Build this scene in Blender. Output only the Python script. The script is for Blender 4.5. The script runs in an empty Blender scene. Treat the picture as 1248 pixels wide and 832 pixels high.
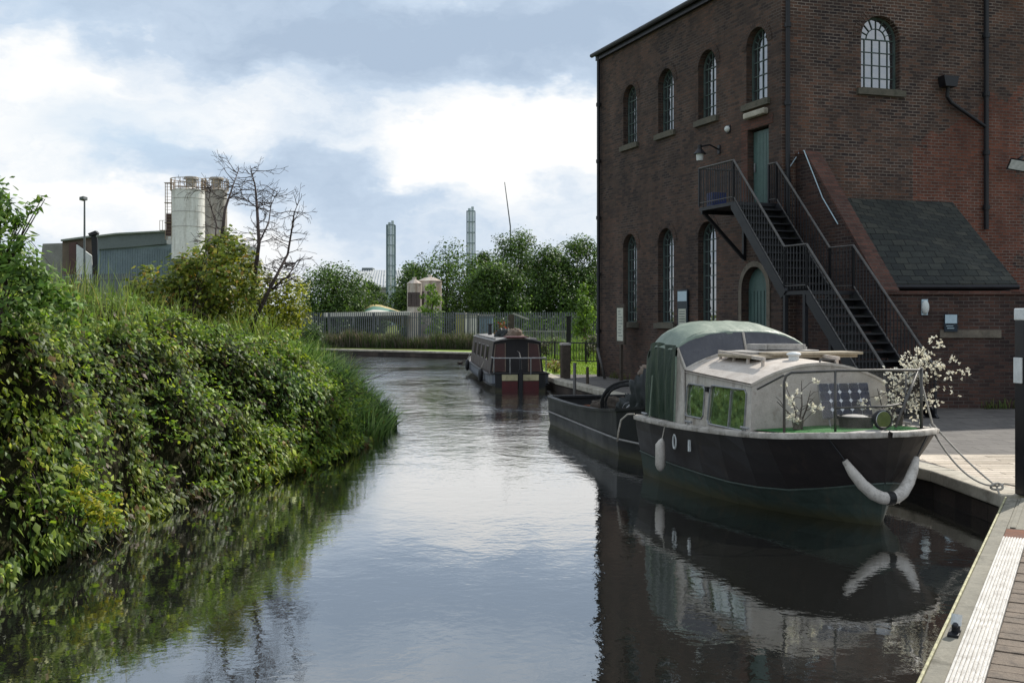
import bpy, bmesh, math, random
import numpy as np
from mathutils import Vector, Matrix, noise as mnoise
from mathutils.geometry import tessellate_polygon

random.seed(7)
RNG = np.random.default_rng(11)
scene = bpy.context.scene
COL = scene.collection
PI = math.pi
EYE = 2.5            # camera height above the water
FOC = 1300.0 / 1248  # focal length / image width


def P(px, py, Y):
    """surveyed point: photo bearing px,py at distance Y"""
    return Vector(((px - 624) / 1300 * Y, Y, EYE + (386 - py) / 1300 * Y))


def G(px, py, z=0.0):
    Y = 1300 * (EYE - z) / (py - 386)
    return Vector(((px - 624) / 1300 * Y, Y, z))


# ------------------------------------------------------------------ objects
def tag(o, label=None, cat=None, group=None, kind=None):
    if label: o['label'] = label
    if cat: o['category'] = cat
    if group: o['group'] = group
    if kind: o['kind'] = kind
    return o


def thing(name, label, cat, loc=(0, 0, 0), rz=0.0, group=None):
    o = bpy.data.objects.new(name, None)
    o.empty_display_size = 0.3
    COL.objects.link(o)
    o.location = loc
    o.rotation_euler = (0, 0, rz)
    return tag(o, label, cat, group)


def root_inv(parent):
    r = parent
    while r.parent: r = r.parent
    m = Matrix.Translation(r.location) @ Matrix.Rotation(r.rotation_euler[2], 4, 'Z')
    return m.inverted()


def dup(root, loc, rz, label=None):
    r = root.copy(); COL.objects.link(r); r.location = loc; r.rotation_euler = (0, 0, rz)
    if label: r['label'] = label
    def rec(src, dst):
        for ch in list(src.children):
            c = ch.copy(); COL.objects.link(c); c.parent = dst
            rec(ch, c)
    rec(root, r)
    return r


class MB:
    def __init__(s):
        s.v = []; s.f = []; s.uv = None

    def add(s, vs, fs):
        n = len(s.v)
        s.v.extend([Vector(v) for v in vs])
        s.f.extend([tuple(i + n for i in f) for f in fs])
        return s

    def quad(s, a, b, c, d):
        return s.add([a, b, c, d], [(0, 1, 2, 3)])

    def obox(s, c, u, v, w):
        c, u, v, w = Vector(c), Vector(u), Vector(v), Vector(w)
        vs = [c + u * i + v * j + w * k for k in (-1, 1) for j in (-1, 1) for i in (-1, 1)]
        return s.add(vs, [(0, 2, 3, 1), (4, 5, 7, 6), (0, 1, 5, 4), (2, 6, 7, 3), (0, 4, 6, 2), (1, 3, 7, 5)])

    def box(s, x0, x1, y0, y1, z0, z1):
        return s.obox(((x0 + x1) / 2, (y0 + y1) / 2, (z0 + z1) / 2), ((x1 - x0) / 2, 0, 0), (0, (y1 - y0) / 2, 0), (0, 0, (z1 - z0) / 2))

    def beam(s, p, q, w, h, up=(0, 0, 1)):
        p, q = Vector(p), Vector(q)
        d = (q - p); L = d.length; d.normalize()
        side = d.cross(Vector(up))
        if side.length < 1e-4: side = d.cross(Vector((1, 0, 0)))
        side.normalize(); u2 = side.cross(d)
        return s.obox((p + q) / 2, d * L / 2, side * w / 2, u2 * h / 2)

    def tube(s, pts, r, n=8, cap=True, closed=False):
        pts = [Vector(p) for p in pts]
        rs = r if isinstance(r, (list, tuple)) else [r] * len(pts)
        rows = []; prev = None
        N = len(pts)
        for i, p in enumerate(pts):
            if closed: t = pts[(i + 1) % N] - pts[i - 1]
            else: t = pts[min(i + 1, N - 1)] - pts[max(i - 1, 0)]
            if t.length < 1e-9: t = Vector((0, 0, 1))
            t.normalize()
            if prev is None:
                a = Vector((0, 0, 1)) if abs(t.z) < .9 else Vector((1, 0, 0))
                u = t.cross(a).normalized()
            else:
                u = (prev - t * prev.dot(t))
                u = u.normalized() if u.length > 1e-6 else t.cross(Vector((0, 0, 1))).normalized()
            prev = u
            w = t.cross(u)
            rows.append([p + (u * math.cos(2 * PI * k / n) + w * math.sin(2 * PI * k / n)) * rs[i] for k in range(n)])
        b = len(s.v)
        for rw in rows: s.v.extend(rw)
        M = N if closed else N - 1
        for i in range(M):
            j = (i + 1) % N
            for k in range(n):
                k2 = (k + 1) % n
                s.f.append((b + i * n + k, b + i * n + k2, b + j * n + k2, b + j * n + k))
        if cap and not closed:
            s.f.append(tuple(b + k for k in range(n))[::-1])
            s.f.append(tuple(b + (N - 1) * n + k for k in range(n)))
        return s

    def cyl(s, c, r, z0, z1, n=16, r2=None):
        c = Vector(c)
        return s.tube([(c.x, c.y, z0), (c.x, c.y, z1)], [r, r if r2 is None else r2], n)

    def prism(s, poly, z0, z1):
        n = len(poly)
        vs = [(x, y, z0) for x, y in poly] + [(x, y, z1) for x, y in poly]
        fs = [tuple(range(n))[::-1], tuple(range(n, 2 * n))]
        fs += [(i, (i + 1) % n, n + (i + 1) % n, n + i) for i in range(n)]
        return s.add(vs, fs)

    def extr(s, pts, vec):
        pts = [Vector(p) for p in pts]; vec = Vector(vec); n = len(pts)
        fs = [tuple(range(n))[::-1], tuple(range(n, 2 * n))]
        fs += [(i, (i + 1) % n, n + (i + 1) % n, n + i) for i in range(n)]
        return s.add(pts + [p + vec for p in pts], fs)

    def loft(s, rows, closed=False, cap0=False, cap1=False):
        b = len(s.v); n = len(rows[0])
        for rw in rows: s.v.extend([Vector(p) for p in rw])
        m = n if closed else n - 1
        for i in range(len(rows) - 1):
            for k in range(m):
                k2 = (k + 1) % n
                s.f.append((b + i * n + k, b + i * n + k2, b + (i + 1) * n + k2, b + (i + 1) * n + k))
        if cap0: s.f.append(tuple(b + k for k in range(n))[::-1])
        if cap1: s.f.append(tuple(b + (len(rows) - 1) * n + k for k in range(n)))
        return s

    def ball(s, c, r, n=12, m=8):
        c = Vector(c); r = r if isinstance(r, (tuple, list)) else (r, r, r)
        rows = []
        for i in range(m + 1):
            a = PI * i / m
            sr = max(math.sin(a), 1e-3)
            rows.append([(c.x + r[0] * sr * math.cos(2 * PI * k / n), c.y + r[1] * sr * math.sin(2 * PI * k / n), c.z - r[2] * math.cos(a)) for k in range(n)])
        return s.loft(rows, closed=True, cap0=True, cap1=True)

    def panel(s, outer, holes, mp, depth):
        """flat wall with holes; mp maps (s,z)->world, depth vec = reveal depth"""
        loops = [outer] + holes
        flat = [p for l in loops for p in l]
        tris = tessellate_polygon([[Vector((p[0], p[1], 0)) for p in l] for l in loops])
        s.add([mp(*p) for p in flat], [tuple(t) for t in tris])
        depth = Vector(depth)
        for h in holes:
            n = len(h)
            a = [Vector(mp(*p)) for p in h]
            s.add(a + [p + depth for p in a], [(i, (i + 1) % n, n + (i + 1) % n, n + i) for i in range(n)])
        return s

    def build(s, name, mat, parent=None, w=False, smooth=False, bevel=0.0, fix=True):
        me = bpy.data.meshes.new(name)
        vs = s.v
        if w and parent is not None:
            mi = root_inv(parent); vs = [mi @ p for p in vs]
        me.from_pydata([tuple(p) for p in vs], [], s.f)
        if fix:
            bm = bmesh.new(); bm.from_mesh(me)
            bmesh.ops.recalc_face_normals(bm, faces=bm.faces)
            bm.to_mesh(me); bm.free()
        me.update()
        # metre-scaled box-projected UVs
        uvl = me.uv_layers.new(name='UVMap')
        nl = len(me.loops)
        co = np.empty(len(me.vertices) * 3, 'f'); me.vertices.foreach_get('co', co); co = co.reshape(-1, 3)
        lv = np.empty(nl, 'i'); me.loops.foreach_get('vertex_index', lv)
        pn = np.empty(len(me.polygons) * 3, 'f'); me.polygons.foreach_get('normal', pn); pn = pn.reshape(-1, 3)
        lt = np.empty(len(me.polygons), 'i'); me.polygons.foreach_get('loop_total', lt)
        N = np.repeat(pn, lt, axis=0); C = co[lv]
        horiz = np.abs(N[:, 2]) > .8
        hl = np.hypot(N[:, 0], N[:, 1]) + 1e-9
        tx, ty = -N[:, 1] / hl, N[:, 0] / hl
        sgn = np.where(np.abs(tx) > np.abs(ty), np.sign(tx), np.sign(ty))
        u = np.where(horiz, C[:, 0], (C[:, 0] * tx + C[:, 1] * ty) * sgn)
        v = np.where(horiz, C[:, 1], C[:, 2])
        uvl.data.foreach_set('uv', np.stack([u, v], 1).astype('f').ravel())
        if smooth: me.polygons.foreach_set('use_smooth', [True] * len(me.polygons))
        me.materials.append(mat)
        o = bpy.data.objects.new(name, me)
        COL.objects.link(o)
        if parent is not None: o.parent = parent
        if bevel:
            m = o.modifiers.new('bevel', 'BEVEL'); m.width = bevel; m.segments = 2; m.limit_method = 'ANGLE'
        return o


def np_mesh(name, verts, faces, mat, parent=None, col=None, smooth=False):
    """verts Nx3, faces Mxk (k=3 or 4), col Nx3"""
    me = bpy.data.meshes.new(name)
    verts = np.asarray(verts, 'f'); faces = np.asarray(faces, 'i')
    k = faces.shape[1]
    me.vertices.add(len(verts)); me.vertices.foreach_set('co', verts.ravel())
    me.loops.add(faces.size); me.loops.foreach_set('vertex_index', faces.ravel())
    me.polygons.add(len(faces))
    me.polygons.foreach_set('loop_start', np.arange(0, faces.size, k, dtype='i'))
    me.polygons.foreach_set('loop_total', np.full(len(faces), k, 'i'))
    if smooth: me.polygons.foreach_set('use_smooth', np.ones(len(faces), bool))
    if col is not None:
        at = me.attributes.new('Col', 'FLOAT_COLOR', 'POINT')
        c4 = np.ones((len(verts), 4), 'f'); c4[:, :3] = col
        at.data.foreach_set('color', c4.ravel())
    me.update(calc_edges=True); me.validate()
    me.materials.append(mat)
    o = bpy.data.objects.new(name, me); COL.objects.link(o)
    if parent is not None: o.parent = parent
    return o


# ------------------------------------------------------------------ materials
def lin(r, g, b):
    f = lambda c: (c / 255 / 12.92) if c / 255 <= .04045 else ((c / 255 + .055) / 1.055) ** 2.4
    return (f(r), f(g), f(b), 1)


def new_mat(name):
    m = bpy.data.materials.new(name); m.use_nodes = True
    nt = m.node_tree; nt.nodes.clear()
    out = nt.nodes.new('ShaderNodeOutputMaterial')
    return m, nt, out


def N(nt, t, **kw):
    n = nt.nodes.new(t)
    for k, v in kw.items(): setattr(n, k, v)
    return n


def ramp(nt, src, stops):
    r = N(nt, 'ShaderNodeValToRGB')
    els = r.color_ramp.elements
    while len(els) < len(stops): els.new(.5)
    for e, (p, c) in zip(els, stops):
        e.position = p; e.color = c if len(c) == 4 else (*c, 1)
    nt.links.new(src, r.inputs[0])
    return r.outputs[0]


def mixc(nt, fac, a, b, blend='MIX'):
    n = N(nt, 'ShaderNodeMix', data_type='RGBA', blend_type=blend)
    for sock, val in ((n.inputs[0], fac), (n.inputs[6], a), (n.inputs[7], b)):
        if hasattr(val, 'is_linked') or isinstance(val, bpy.types.NodeSocket): nt.links.new(val, sock)
        else: sock.default_value = val
    return n.outputs[2]


def math_n(nt, op, a, b=None, c=None, clamp=False):
    n = N(nt, 'ShaderNodeMath', operation=op, use_clamp=clamp)
    for i, val in enumerate((a, b, c)):
        if val is None: continue
        if isinstance(val, bpy.types.NodeSocket): nt.links.new(val, n.inputs[i])
        else: n.inputs[i].default_value = val
    return n.outputs[0]


def noise_n(nt, vec, scale, detail=4, rough=.55, mapping=None, dist=0):
    if mapping:
        mp = N(nt, 'ShaderNodeMapping'); mp.inputs['Scale'].default_value = mapping
        nt.links.new(vec, mp.inputs[0]); vec = mp.outputs[0]
    n = N(nt, 'ShaderNodeTexNoise')
    n.inputs['Scale'].default_value = scale; n.inputs['Detail'].default_value = detail
    n.inputs['Roughness'].default_value = rough; n.inputs['Distortion'].default_value = dist
    nt.links.new(vec, n.inputs['Vector'])
    return n.outputs['Fac']


def bump_n(nt, h, strength, dist, normal=None):
    b = N(nt, 'ShaderNodeBump'); b.inputs['Strength'].default_value = strength; b.inputs['Distance'].default_value = dist
    nt.links.new(h, b.inputs['Height'])
    if normal: nt.links.new(normal, b.inputs['Normal'])
    return b.outputs[0]


def principled(nt, out, rough=.6, metal=0, spec=.5):
    p = N(nt, 'ShaderNodeBsdfPrincipled')
    p.inputs['Roughness'].default_value = rough; p.inputs['Metallic'].default_value = metal
    p.inputs['Specular IOR Level'].default_value = spec
    nt.links.new(p.outputs[0], out.inputs[0])
    return p


def worn(name, c1, c2, scale=3, rough=.6, metal=0, bump=.15, c3=None, streak=False, spec=.4, bdist=.01, thr=.62):
    """weathered surface: two tones + fine grain + optional dirt (c3) in patches / vertical streaks"""
    m, nt, out = new_mat(name)
    tc = N(nt, 'ShaderNodeTexCoord').outputs['Object']
    n1 = noise_n(nt, tc, scale, 6, .6)
    col = ramp(nt, n1, [(.3, c1), (.7, c2)])
    n2 = noise_n(nt, tc, scale * 9, 3, .7)
    col = mixc(nt, .25, col, ramp(nt, n2, [(.3, (.35, .35, .35, 1)), (.7, (1.25, 1.25, 1.25, 1))]), 'MULTIPLY')
    if c3 is not None:
        n3 = noise_n(nt, tc, scale * (2.5 if streak else 1.6), 7, .7, mapping=(1, 1, .12) if streak else None)
        col = mixc(nt, ramp(nt, n3, [(thr - .1, (0, 0, 0, 1)), (thr + .1, (.85, .85, .85, 1))]), col, c3)
    p = principled(nt, out, rough, metal, spec)
    nt.links.new(col, p.inputs['Base Color'])
    nt.links.new(ramp(nt, n1, [(.2, (max(rough - .12, .02),) * 3 + (1,)), (.8, (min(rough + .15, 1),) * 3 + (1,))]), p.inputs['Roughness'])
    if bump: nt.links.new(bump_n(nt, n2, bump, bdist), p.inputs['Normal'])
    return m


def brick_mat(name, c1, c2, c3, mortar, soot=.5, patch=None, patch_cols=None, bw=.235, bh=.082):
    m, nt, out = new_mat(name)
    uv = N(nt, 'ShaderNodeTexCoord').outputs['UV']
    ob = N(nt, 'ShaderNodeTexCoord').outputs['Object']
    wob = noise_n(nt, uv, 2.2, 2)
    cx = N(nt, 'ShaderNodeVectorMath', operation='ADD'); nt.links.new(uv, cx.inputs[0])
    cmb = N(nt, 'ShaderNodeCombineXYZ')
    nt.links.new(math_n(nt, 'MULTIPLY_ADD', wob, .03, -.015), cmb.inputs[1]); nt.links.new(cmb.outputs[0], cx.inputs[1])
    b = N(nt, 'ShaderNodeTexBrick'); b.offset = .5
    nt.links.new(cx.outputs[0], b.inputs['Vector'])
    for k, v in (('Scale', 1), ('Mortar Size', .010), ('Mortar Smooth', .3), ('Bias', -.1), ('Brick Width', bw), ('Row Height', bh)):
        b.inputs[k].default_value = v
    b.inputs['Color1'].default_value = (0, 0, 0, 1); b.inputs['Color2'].default_value = (1, 1, 1, 1); b.inputs['Mortar'].default_value = (.5, .5, .5, 1)
    big = noise_n(nt, ob, .45, 5, .6)
    sel = math_n(nt, 'ADD', math_n(nt, 'MULTIPLY', b.outputs['Color'], .62), math_n(nt, 'MULTIPLY_ADD', big, 1.3, -.46), clamp=True)
    col = ramp(nt, sel, [(.05, c1), (.45, c2), (.95, c3)])
    fac = b.outputs['Fac']
    if patch is not None:
        sx = N(nt, 'ShaderNodeSeparateXYZ'); nt.links.new(uv, sx.inputs[0])
        x0, x1, za, sl, zlow = patch
        lim = math_n(nt, 'MULTIPLY_ADD', math_n(nt, 'SUBTRACT', sx.outputs[0], x0), sl, za)
        wv = math_n(nt, 'MULTIPLY_ADD', noise_n(nt, uv, 1.6, 4), 1.4, -.7)
        a = math_n(nt, 'GREATER_THAN', math_n(nt, 'SUBTRACT', lim, sx.outputs[1]), wv)
        a = math_n(nt, 'MULTIPLY', a, math_n(nt, 'GREATER_THAN', sx.outputs[0], x0))
        a = math_n(nt, 'MULTIPLY', a, math_n(nt, 'LESS_THAN', math_n(nt, 'ADD', sx.outputs[0], wv), x1))
        red = ramp(nt, sel, [(.1, patch_cols[0]), (.8, patch_cols[1])])
        col = mixc(nt, math_n(nt, 'MULTIPLY', a, .85), col, red)
    # pale efflorescence / old lime wash left in the joints, irregular
    lm = noise_n(nt, ob, .8, 6, .65)
    mcol = mixc(nt, ramp(nt, lm, [(.42, (0, 0, 0, 1)), (.66, (1, 1, 1, 1))]), tuple(x * .45 for x in mortar[:3]) + (1,), mortar)
    col = mixc(nt, fac, col, mcol)
    st = noise_n(nt, ob, .9, 6, .65, mapping=(1, 1, .35))
    col = mixc(nt, soot, col, ramp(nt, st, [(.3, (.42, .40, .42, 1)), (.62, (1.15, 1.1, 1.1, 1))]), 'MULTIPLY')
    fine = noise_n(nt, ob, 26, 4, .7)
    col = mixc(nt, .5, col, ramp(nt, fine, [(.25, (.5, .5, .5, 1)), (.75, (1.4, 1.4, 1.4, 1))]), 'MULTIPLY')
    p = principled(nt, out, .85, 0, .25)
    nt.links.new(col, p.inputs['Base Color'])
    h = math_n(nt, 'ADD', math_n(nt, 'MULTIPLY', math_n(nt, 'SUBTRACT', 1, fac), 1), math_n(nt, 'MULTIPLY', fine, .6))
    nt.links.new(bump_n(nt, h, .6, .012), p.inputs['Normal'])
    return m


def leaf_mat(name, trans=.35, rough=.45, spec=.5, tint=(1.3, 1.3, .7)):
    m, nt, out = new_mat(name)
    at = N(nt, 'ShaderNodeAttribute', attribute_name='Col')
    tc = N(nt, 'ShaderNodeTexCoord').outputs['Object']
    n = noise_n(nt, tc, 14, 3)
    col = mixc(nt, .5, at.outputs['Color'], ramp(nt, n, [(.3, (.6, .62, .6, 1)), (.7, (1.25, 1.2, 1.1, 1))]), 'MULTIPLY')
    p = N(nt, 'ShaderNodeBsdfPrincipled'); p.inputs['Roughness'].default_value = rough; p.inputs['Specular IOR Level'].default_value = spec
    nt.links.new(col, p.inputs['Base Color'])
    t = N(nt, 'ShaderNodeBsdfTranslucent')
    tcol = mixc(nt, 1.0, col, (*tint, 1), 'MULTIPLY')
    nt.links.new(tcol, t.inputs[0])
    mx = N(nt, 'ShaderNodeMixShader'); mx.inputs[0].default_value = trans
    nt.links.new(p.outputs[0], mx.inputs[1]); nt.links.new(t.outputs[0], mx.inputs[2])
    nt.links.new(mx.outputs[0], out.inputs[0])
    return m


def glass_mat(name, base=(.015, .018, .02, 1), rough=.05, spec=1.0, wav=.04, sc=5, hi=2.2):
    m, nt, out = new_mat(name)
    tc = N(nt, 'ShaderNodeTexCoord').outputs['Object']
    n = noise_n(nt, tc, 2.2, 2)
    p = principled(nt, out, rough, 0, spec)
    nt.links.new(ramp(nt, noise_n(nt, tc, sc, 5, .65), [(.36, base), (.68, tuple(x * hi for x in base[:3]) + (1,))]), p.inputs['Base Color'])
    p.inputs['IOR'].default_value = 2.3
    nt.links.new(bump_n(nt, n, wav, .3), p.inputs['Normal'])
    return m


M = {}
M['brick_left'] = brick_mat('brick_left', lin(54, 45, 43), lin(80, 65, 57), lin(102, 77, 64), lin(100, 92, 85), .6)
M['brick_right'] = brick_mat('brick_right', lin(54, 45, 44), lin(86, 68, 59), lin(116, 82, 65), lin(146, 135, 125), .6, patch=(4.0, 7.6, 7.0, .55, 3), patch_cols=(lin(100, 64, 52), lin(132, 80, 62)))
M['brick_low'] = brick_mat('brick_low', lin(46, 38, 38), lin(70, 54, 49), lin(92, 66, 56), lin(104, 96, 90), .55)
M['brick_red'] = brick_mat('brick_red', lin(70, 50, 44), lin(90, 62, 53), lin(108, 72, 60), lin(100, 88, 80), .4)
M['slate'] = brick_mat('slate', lin(46, 49, 48), lin(58, 61, 57), lin(76, 76, 68), lin(30, 32, 31), .55, bw=.3, bh=.2)
M['roof_slate'] = brick_mat('roof_slate', lin(96, 96, 92), lin(122, 120, 112), lin(140, 136, 126), lin(60, 60, 58), .3, bw=.35, bh=.25)
M['stone'] = worn('stone', lin(96, 88, 78), lin(128, 118, 104), 3, .85, c3=lin(70, 66, 56))
M['coping'] = worn('coping', lin(150, 142, 128), lin(196, 188, 172), 2.5, .85, bump=.4, c3=lin(108, 100, 88))
M['sill'] = worn('sill', lin(84, 80, 70), lin(104, 98, 86), 3, .85, c3=lin(60, 62, 50))
M['black_metal'] = worn('black_metal', lin(22, 22, 26), lin(40, 40, 44), 6, .5, 0, .1, c3=lin(70, 52, 42), thr=.72)
M['pipe'] = worn('pipe', lin(18, 18, 22), lin(34, 34, 38), 5, .45, 0, .08)
M['rail_grey'] = worn('rail_grey', lin(76, 74, 72), lin(106, 102, 98), 8, .5, .3, .1, c3=lin(80, 60, 48), thr=.68)
M['steel'] = worn('steel', lin(130, 130, 132), lin(170, 170, 170), 8, .4, .5, .1, c3=lin(90, 78, 66), thr=.7)
M['green_door'] = worn('green_door', lin(66, 88, 84), lin(84, 108, 102), 2, .5, c3=lin(56, 68, 62), streak=True)
M['win_frame'] = worn('win_frame', lin(62, 78, 74), lin(90, 102, 98), 5, .55)
M['win_frame_white'] = worn('win_frame_white', lin(120, 126, 124), lin(160, 164, 160), 5, .55)
M['pane'] = glass_mat('pane')
M['hull_dark'] = worn('hull_dark', lin(32, 27, 27), lin(46, 39, 38), 1.6, .5, 0, .15, c3=lin(66, 54, 46), streak=True, thr=.68)
M['hull_green'] = worn('hull_green', lin(46, 58, 52), lin(70, 82, 75), 1.8, .6, 0, .2, c3=lin(84, 80, 68), streak=True, thr=.64)
M['hull_black'] = worn('hull_black', lin(18, 18, 19), lin(34, 34, 35), 1.6, .5, 0, .2, c3=lin(92, 88, 84), streak=True, thr=.70)
M['boat_white'] = worn('boat_white', lin(176, 168, 156), lin(208, 200, 190), 2.2, .55, 0, .1, c3=lin(128, 112, 96), streak=True, thr=.6)
M['boat_front'] = worn('boat_front', lin(168, 158, 148), lin(192, 182, 172), 6, .6, 0, .2, c3=lin(122, 106, 94), thr=.66)
M['gunwale'] = worn('gunwale', lin(140, 132, 122), lin(196, 188, 178), 4, .6, 0, .2, c3=lin(90, 82, 72), thr=.58)
M['roof_white'] = worn('roof_white', lin(186, 174, 162), lin(208, 198, 188), 6, .6, 0, .2, c3=lin(146, 130, 116), thr=.66)
M['boat_glass'] = glass_mat('boat_glass', (.035, .055, .022, 1), .05, 1.0, .14, 14, 5.0)  # mottled green base paints the bank's reflection into the glass
M['screen_vinyl'] = worn('screen_vinyl', lin(70, 70, 76), lin(92, 92, 96), 2, .25, 0, .1)
M['canvas'] = worn('canvas', lin(112, 126, 112), lin(140, 150, 134), 1.8, .55, 0, .3, c3=lin(92, 108, 94), thr=.62, bdist=.02)  # sunlit brightness of the canopy top painted into the cloth colour
M['curtain'] = worn('curtain', lin(34, 50, 42), lin(54, 70, 58), 3, .4, 0, .35, c3=lin(86, 98, 72), streak=True, thr=.6, bdist=.02)
M['plank'] = worn('plank', lin(150, 138, 118), lin(182, 168, 146), 4, .8, 0, .3, c3=lin(104, 92, 78))
M['board_grey'] = worn('board_grey', lin(150, 146, 140), lin(188, 182, 176), 3, .7, 0, .2, c3=lin(110, 104, 98))
M['solar'] = glass_mat('solar', (.005, .008, .022, 1), .2, .15, .0)
M['white_dot'] = worn('white_dot', lin(205, 205, 210), lin(225, 225, 228), 8, .5)
M['turf_mat'] = worn('turf_mat', lin(18, 84, 28), lin(42, 116, 42), 30, .9, 0, .6)
M['fender_white'] = worn('fender_white', lin(188, 180, 170), lin(214, 206, 196), 5, .55, 0, .1, c3=lin(128, 118, 108), thr=.64)
M['rope'] = worn('rope', lin(170, 162, 150), lin(206, 198, 186), 30, .9, 0, .5)
M['rubber'] = worn('rubber', lin(16, 16, 17), lin(34, 33, 33), 6, .6)
M['red_paint'] = worn('red_paint', lin(76, 30, 32), lin(94, 38, 38), 3, .5, c3=lin(70, 36, 36))
M['cream_paint'] = worn('cream_paint', lin(176, 166, 130), lin(202, 192, 152), 3, .5, c3=lin(120, 110, 90))
M['cabin_brown'] = worn('cabin_brown', lin(70, 58, 56), lin(92, 76, 72), 1.2, .35, c3=lin(60, 50, 50))
M['cabin_red'] = worn('cabin_red', lin(68, 44, 42), lin(88, 56, 52), 2, .45)
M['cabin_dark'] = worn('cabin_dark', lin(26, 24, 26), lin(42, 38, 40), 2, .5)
M['roof_grey'] = worn('roof_grey', lin(120, 116, 114), lin(156, 152, 148), 2, .55, c3=lin(90, 86, 82))
M['hull_grey'] = worn('hull_grey', lin(84, 88, 98), lin(116, 120, 130), 2, .4, c3=lin(60, 60, 64), streak=True)
M['rust'] = worn('rust', lin(92, 54, 36), lin(128, 78, 52), 4, .9, 0, .4, c3=lin(60, 40, 32))
M['tarp_dark'] = worn('tarp_dark', lin(30, 34, 34), lin(52, 56, 56), 3, .55, 0, .4)
M['sack'] = worn('sack', lin(112, 96, 84), lin(150, 134, 120), 5, .9, 0, .4)
M['wood_dark'] = worn('wood_dark', lin(62, 54, 46), lin(92, 82, 72), 5, .85, 0, .4, c3=lin(44, 40, 36))
M['deck_plank'] = worn('deck_plank', lin(92, 80, 68), lin(132, 118, 104), 5, .85, 0, .5, c3=lin(58, 50, 44), bdist=.02)
M['deck_grey'] = worn('deck_grey', lin(112, 108, 96), lin(148, 142, 128), 4, .85, 0, .4, c3=lin(82, 78, 66))
M['strip_white'] = worn('strip_white', lin(184, 180, 174), lin(212, 208, 202), 6, .6, 0, .3, c3=lin(132, 124, 114), thr=.58)
M['edge_yellow'] = worn('edge_yellow', lin(172, 166, 124), lin(200, 194, 156), 8, .7, 0, .3, c3=lin(112, 106, 86), thr=.54)
M['post_black'] = worn('post_black', lin(12, 12, 18), lin(22, 22, 30), 5, .45)
M['white_paint'] = worn('white_paint', lin(206, 208, 206), lin(230, 232, 230), 5, .5, 0, .1)
M['sign_blue'] = worn('sign_blue', lin(18, 32, 44), lin(26, 42, 56), 4, .4, 0, 0)
M['sign_pale'] = worn('sign_pale', lin(170, 190, 200), lin(190, 208, 216), 6, .4, 0, 0)
M['notice'] = worn('notice', lin(176, 178, 160), lin(206, 206, 192), 4, .4, 0, 0, c3=lin(130, 150, 130))
M['lamp_glass'] = worn('lamp_glass', lin(200, 204, 200), lin(228, 230, 226), 6, .25, 0, 0)
M['blue_plastic'] = worn('blue_plastic', lin(24, 36, 82), lin(34, 48, 100), 4, .4)
M['fence_steel'] = worn('fence_steel', lin(84, 88, 90), lin(110, 114, 114), 1.2, .5, .2, .1)
M['shed_dark'] = worn('shed_dark', lin(98, 106, 106), lin(114, 122, 122), .6, .6, 0, .1, bdist=.05)
M['shed_light'] = worn('shed_light', lin(118, 132, 140), lin(136, 150, 156), .6, .6, 0, .1, bdist=.05)
M['shed_roof'] = worn('shed_roof', lin(126, 132, 122), lin(146, 152, 142), .6, .6, 0, .1)
M['shed_brown'] = worn('shed_brown', lin(96, 84, 72), lin(118, 104, 90), .8, .7)
M['shed_red'] = worn('shed_red', lin(78, 58, 54), lin(94, 70, 66), .8, .7)
M['shed_grey'] = worn('shed_grey', lin(126, 124, 118), lin(150, 148, 142), .8, .7)
M['silo'] = worn('silo', lin(218, 214, 208), lin(238, 236, 230), .5, .55, 0, .1, c3=lin(150, 140, 126), streak=True, thr=.62)
M['silo_dark'] = worn('silo_dark', lin(152, 148, 142), lin(178, 172, 166), .5, .6, 0, .1, c3=lin(126, 114, 104), streak=True, thr=.58)
M['rusty_rail'] = worn('rusty_rail', lin(134, 116, 96), lin(168, 150, 128), 2, .6, c3=lin(120, 70, 50))
M['flue'] = worn('flue', lin(166, 178, 182), lin(196, 206, 206), .6, .4, .4, .1, c3=lin(110, 116, 116), streak=True)  # lightened: distance haze painted into the stacks
M['flue_frame'] = worn('flue_frame', lin(84, 104, 110), lin(104, 124, 130), 1, .5)  # frame colour lightened for distance haze as well
M['far_roof'] = worn('far_roof', lin(176, 178, 178), lin(196, 198, 198), .3, .6)
M['tank_tan'] = worn('tank_tan', lin(184, 172, 160), lin(210, 200, 188), .8, .7, 0, .1, c3=lin(140, 112, 98), streak=True, thr=.56)
M['tarp_yellow'] = worn('tarp_yellow', lin(176, 156, 96), lin(194, 176, 122), 1, .6)
M['tarp_green'] = worn('tarp_green', lin(84, 124, 108), lin(102, 140, 122), 1, .6)
M['tarp_white'] = worn('tarp_white', lin(206, 200, 188), lin(226, 220, 210), 1, .6)
M['cont_yellow'] = worn('cont_yellow', lin(160, 156, 84), lin(180, 174, 104), 1, .6)
M['cont_blue'] = worn('cont_blue', lin(96, 118, 136), lin(118, 140, 156), 1, .6)
M['bark'] = worn('bark', lin(62, 54, 46), lin(92, 82, 70), 6, .9, 0, .5)
M['bark_dead'] = worn('bark_dead', lin(58, 48, 46), lin(88, 76, 72), 6, .9, 0, .4)
M['stem'] = worn('stem', lin(40, 32, 28), lin(62, 50, 44), 8, .9)
M['leaf'] = leaf_mat('leaf', .35, .5, .25)
M['leaf_gloss'] = leaf_mat('leaf_gloss', .42, .5, .28)
M['grass'] = leaf_mat('grass', .28, .6, .25, (1.2, 1.2, .7))
M['petal'] = leaf_mat('petal', .4, .6, .2, (1.05, 1.05, 1))
M['duck'] = worn('duck', lin(40, 34, 30), lin(70, 58, 48), 20, .7)


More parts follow.
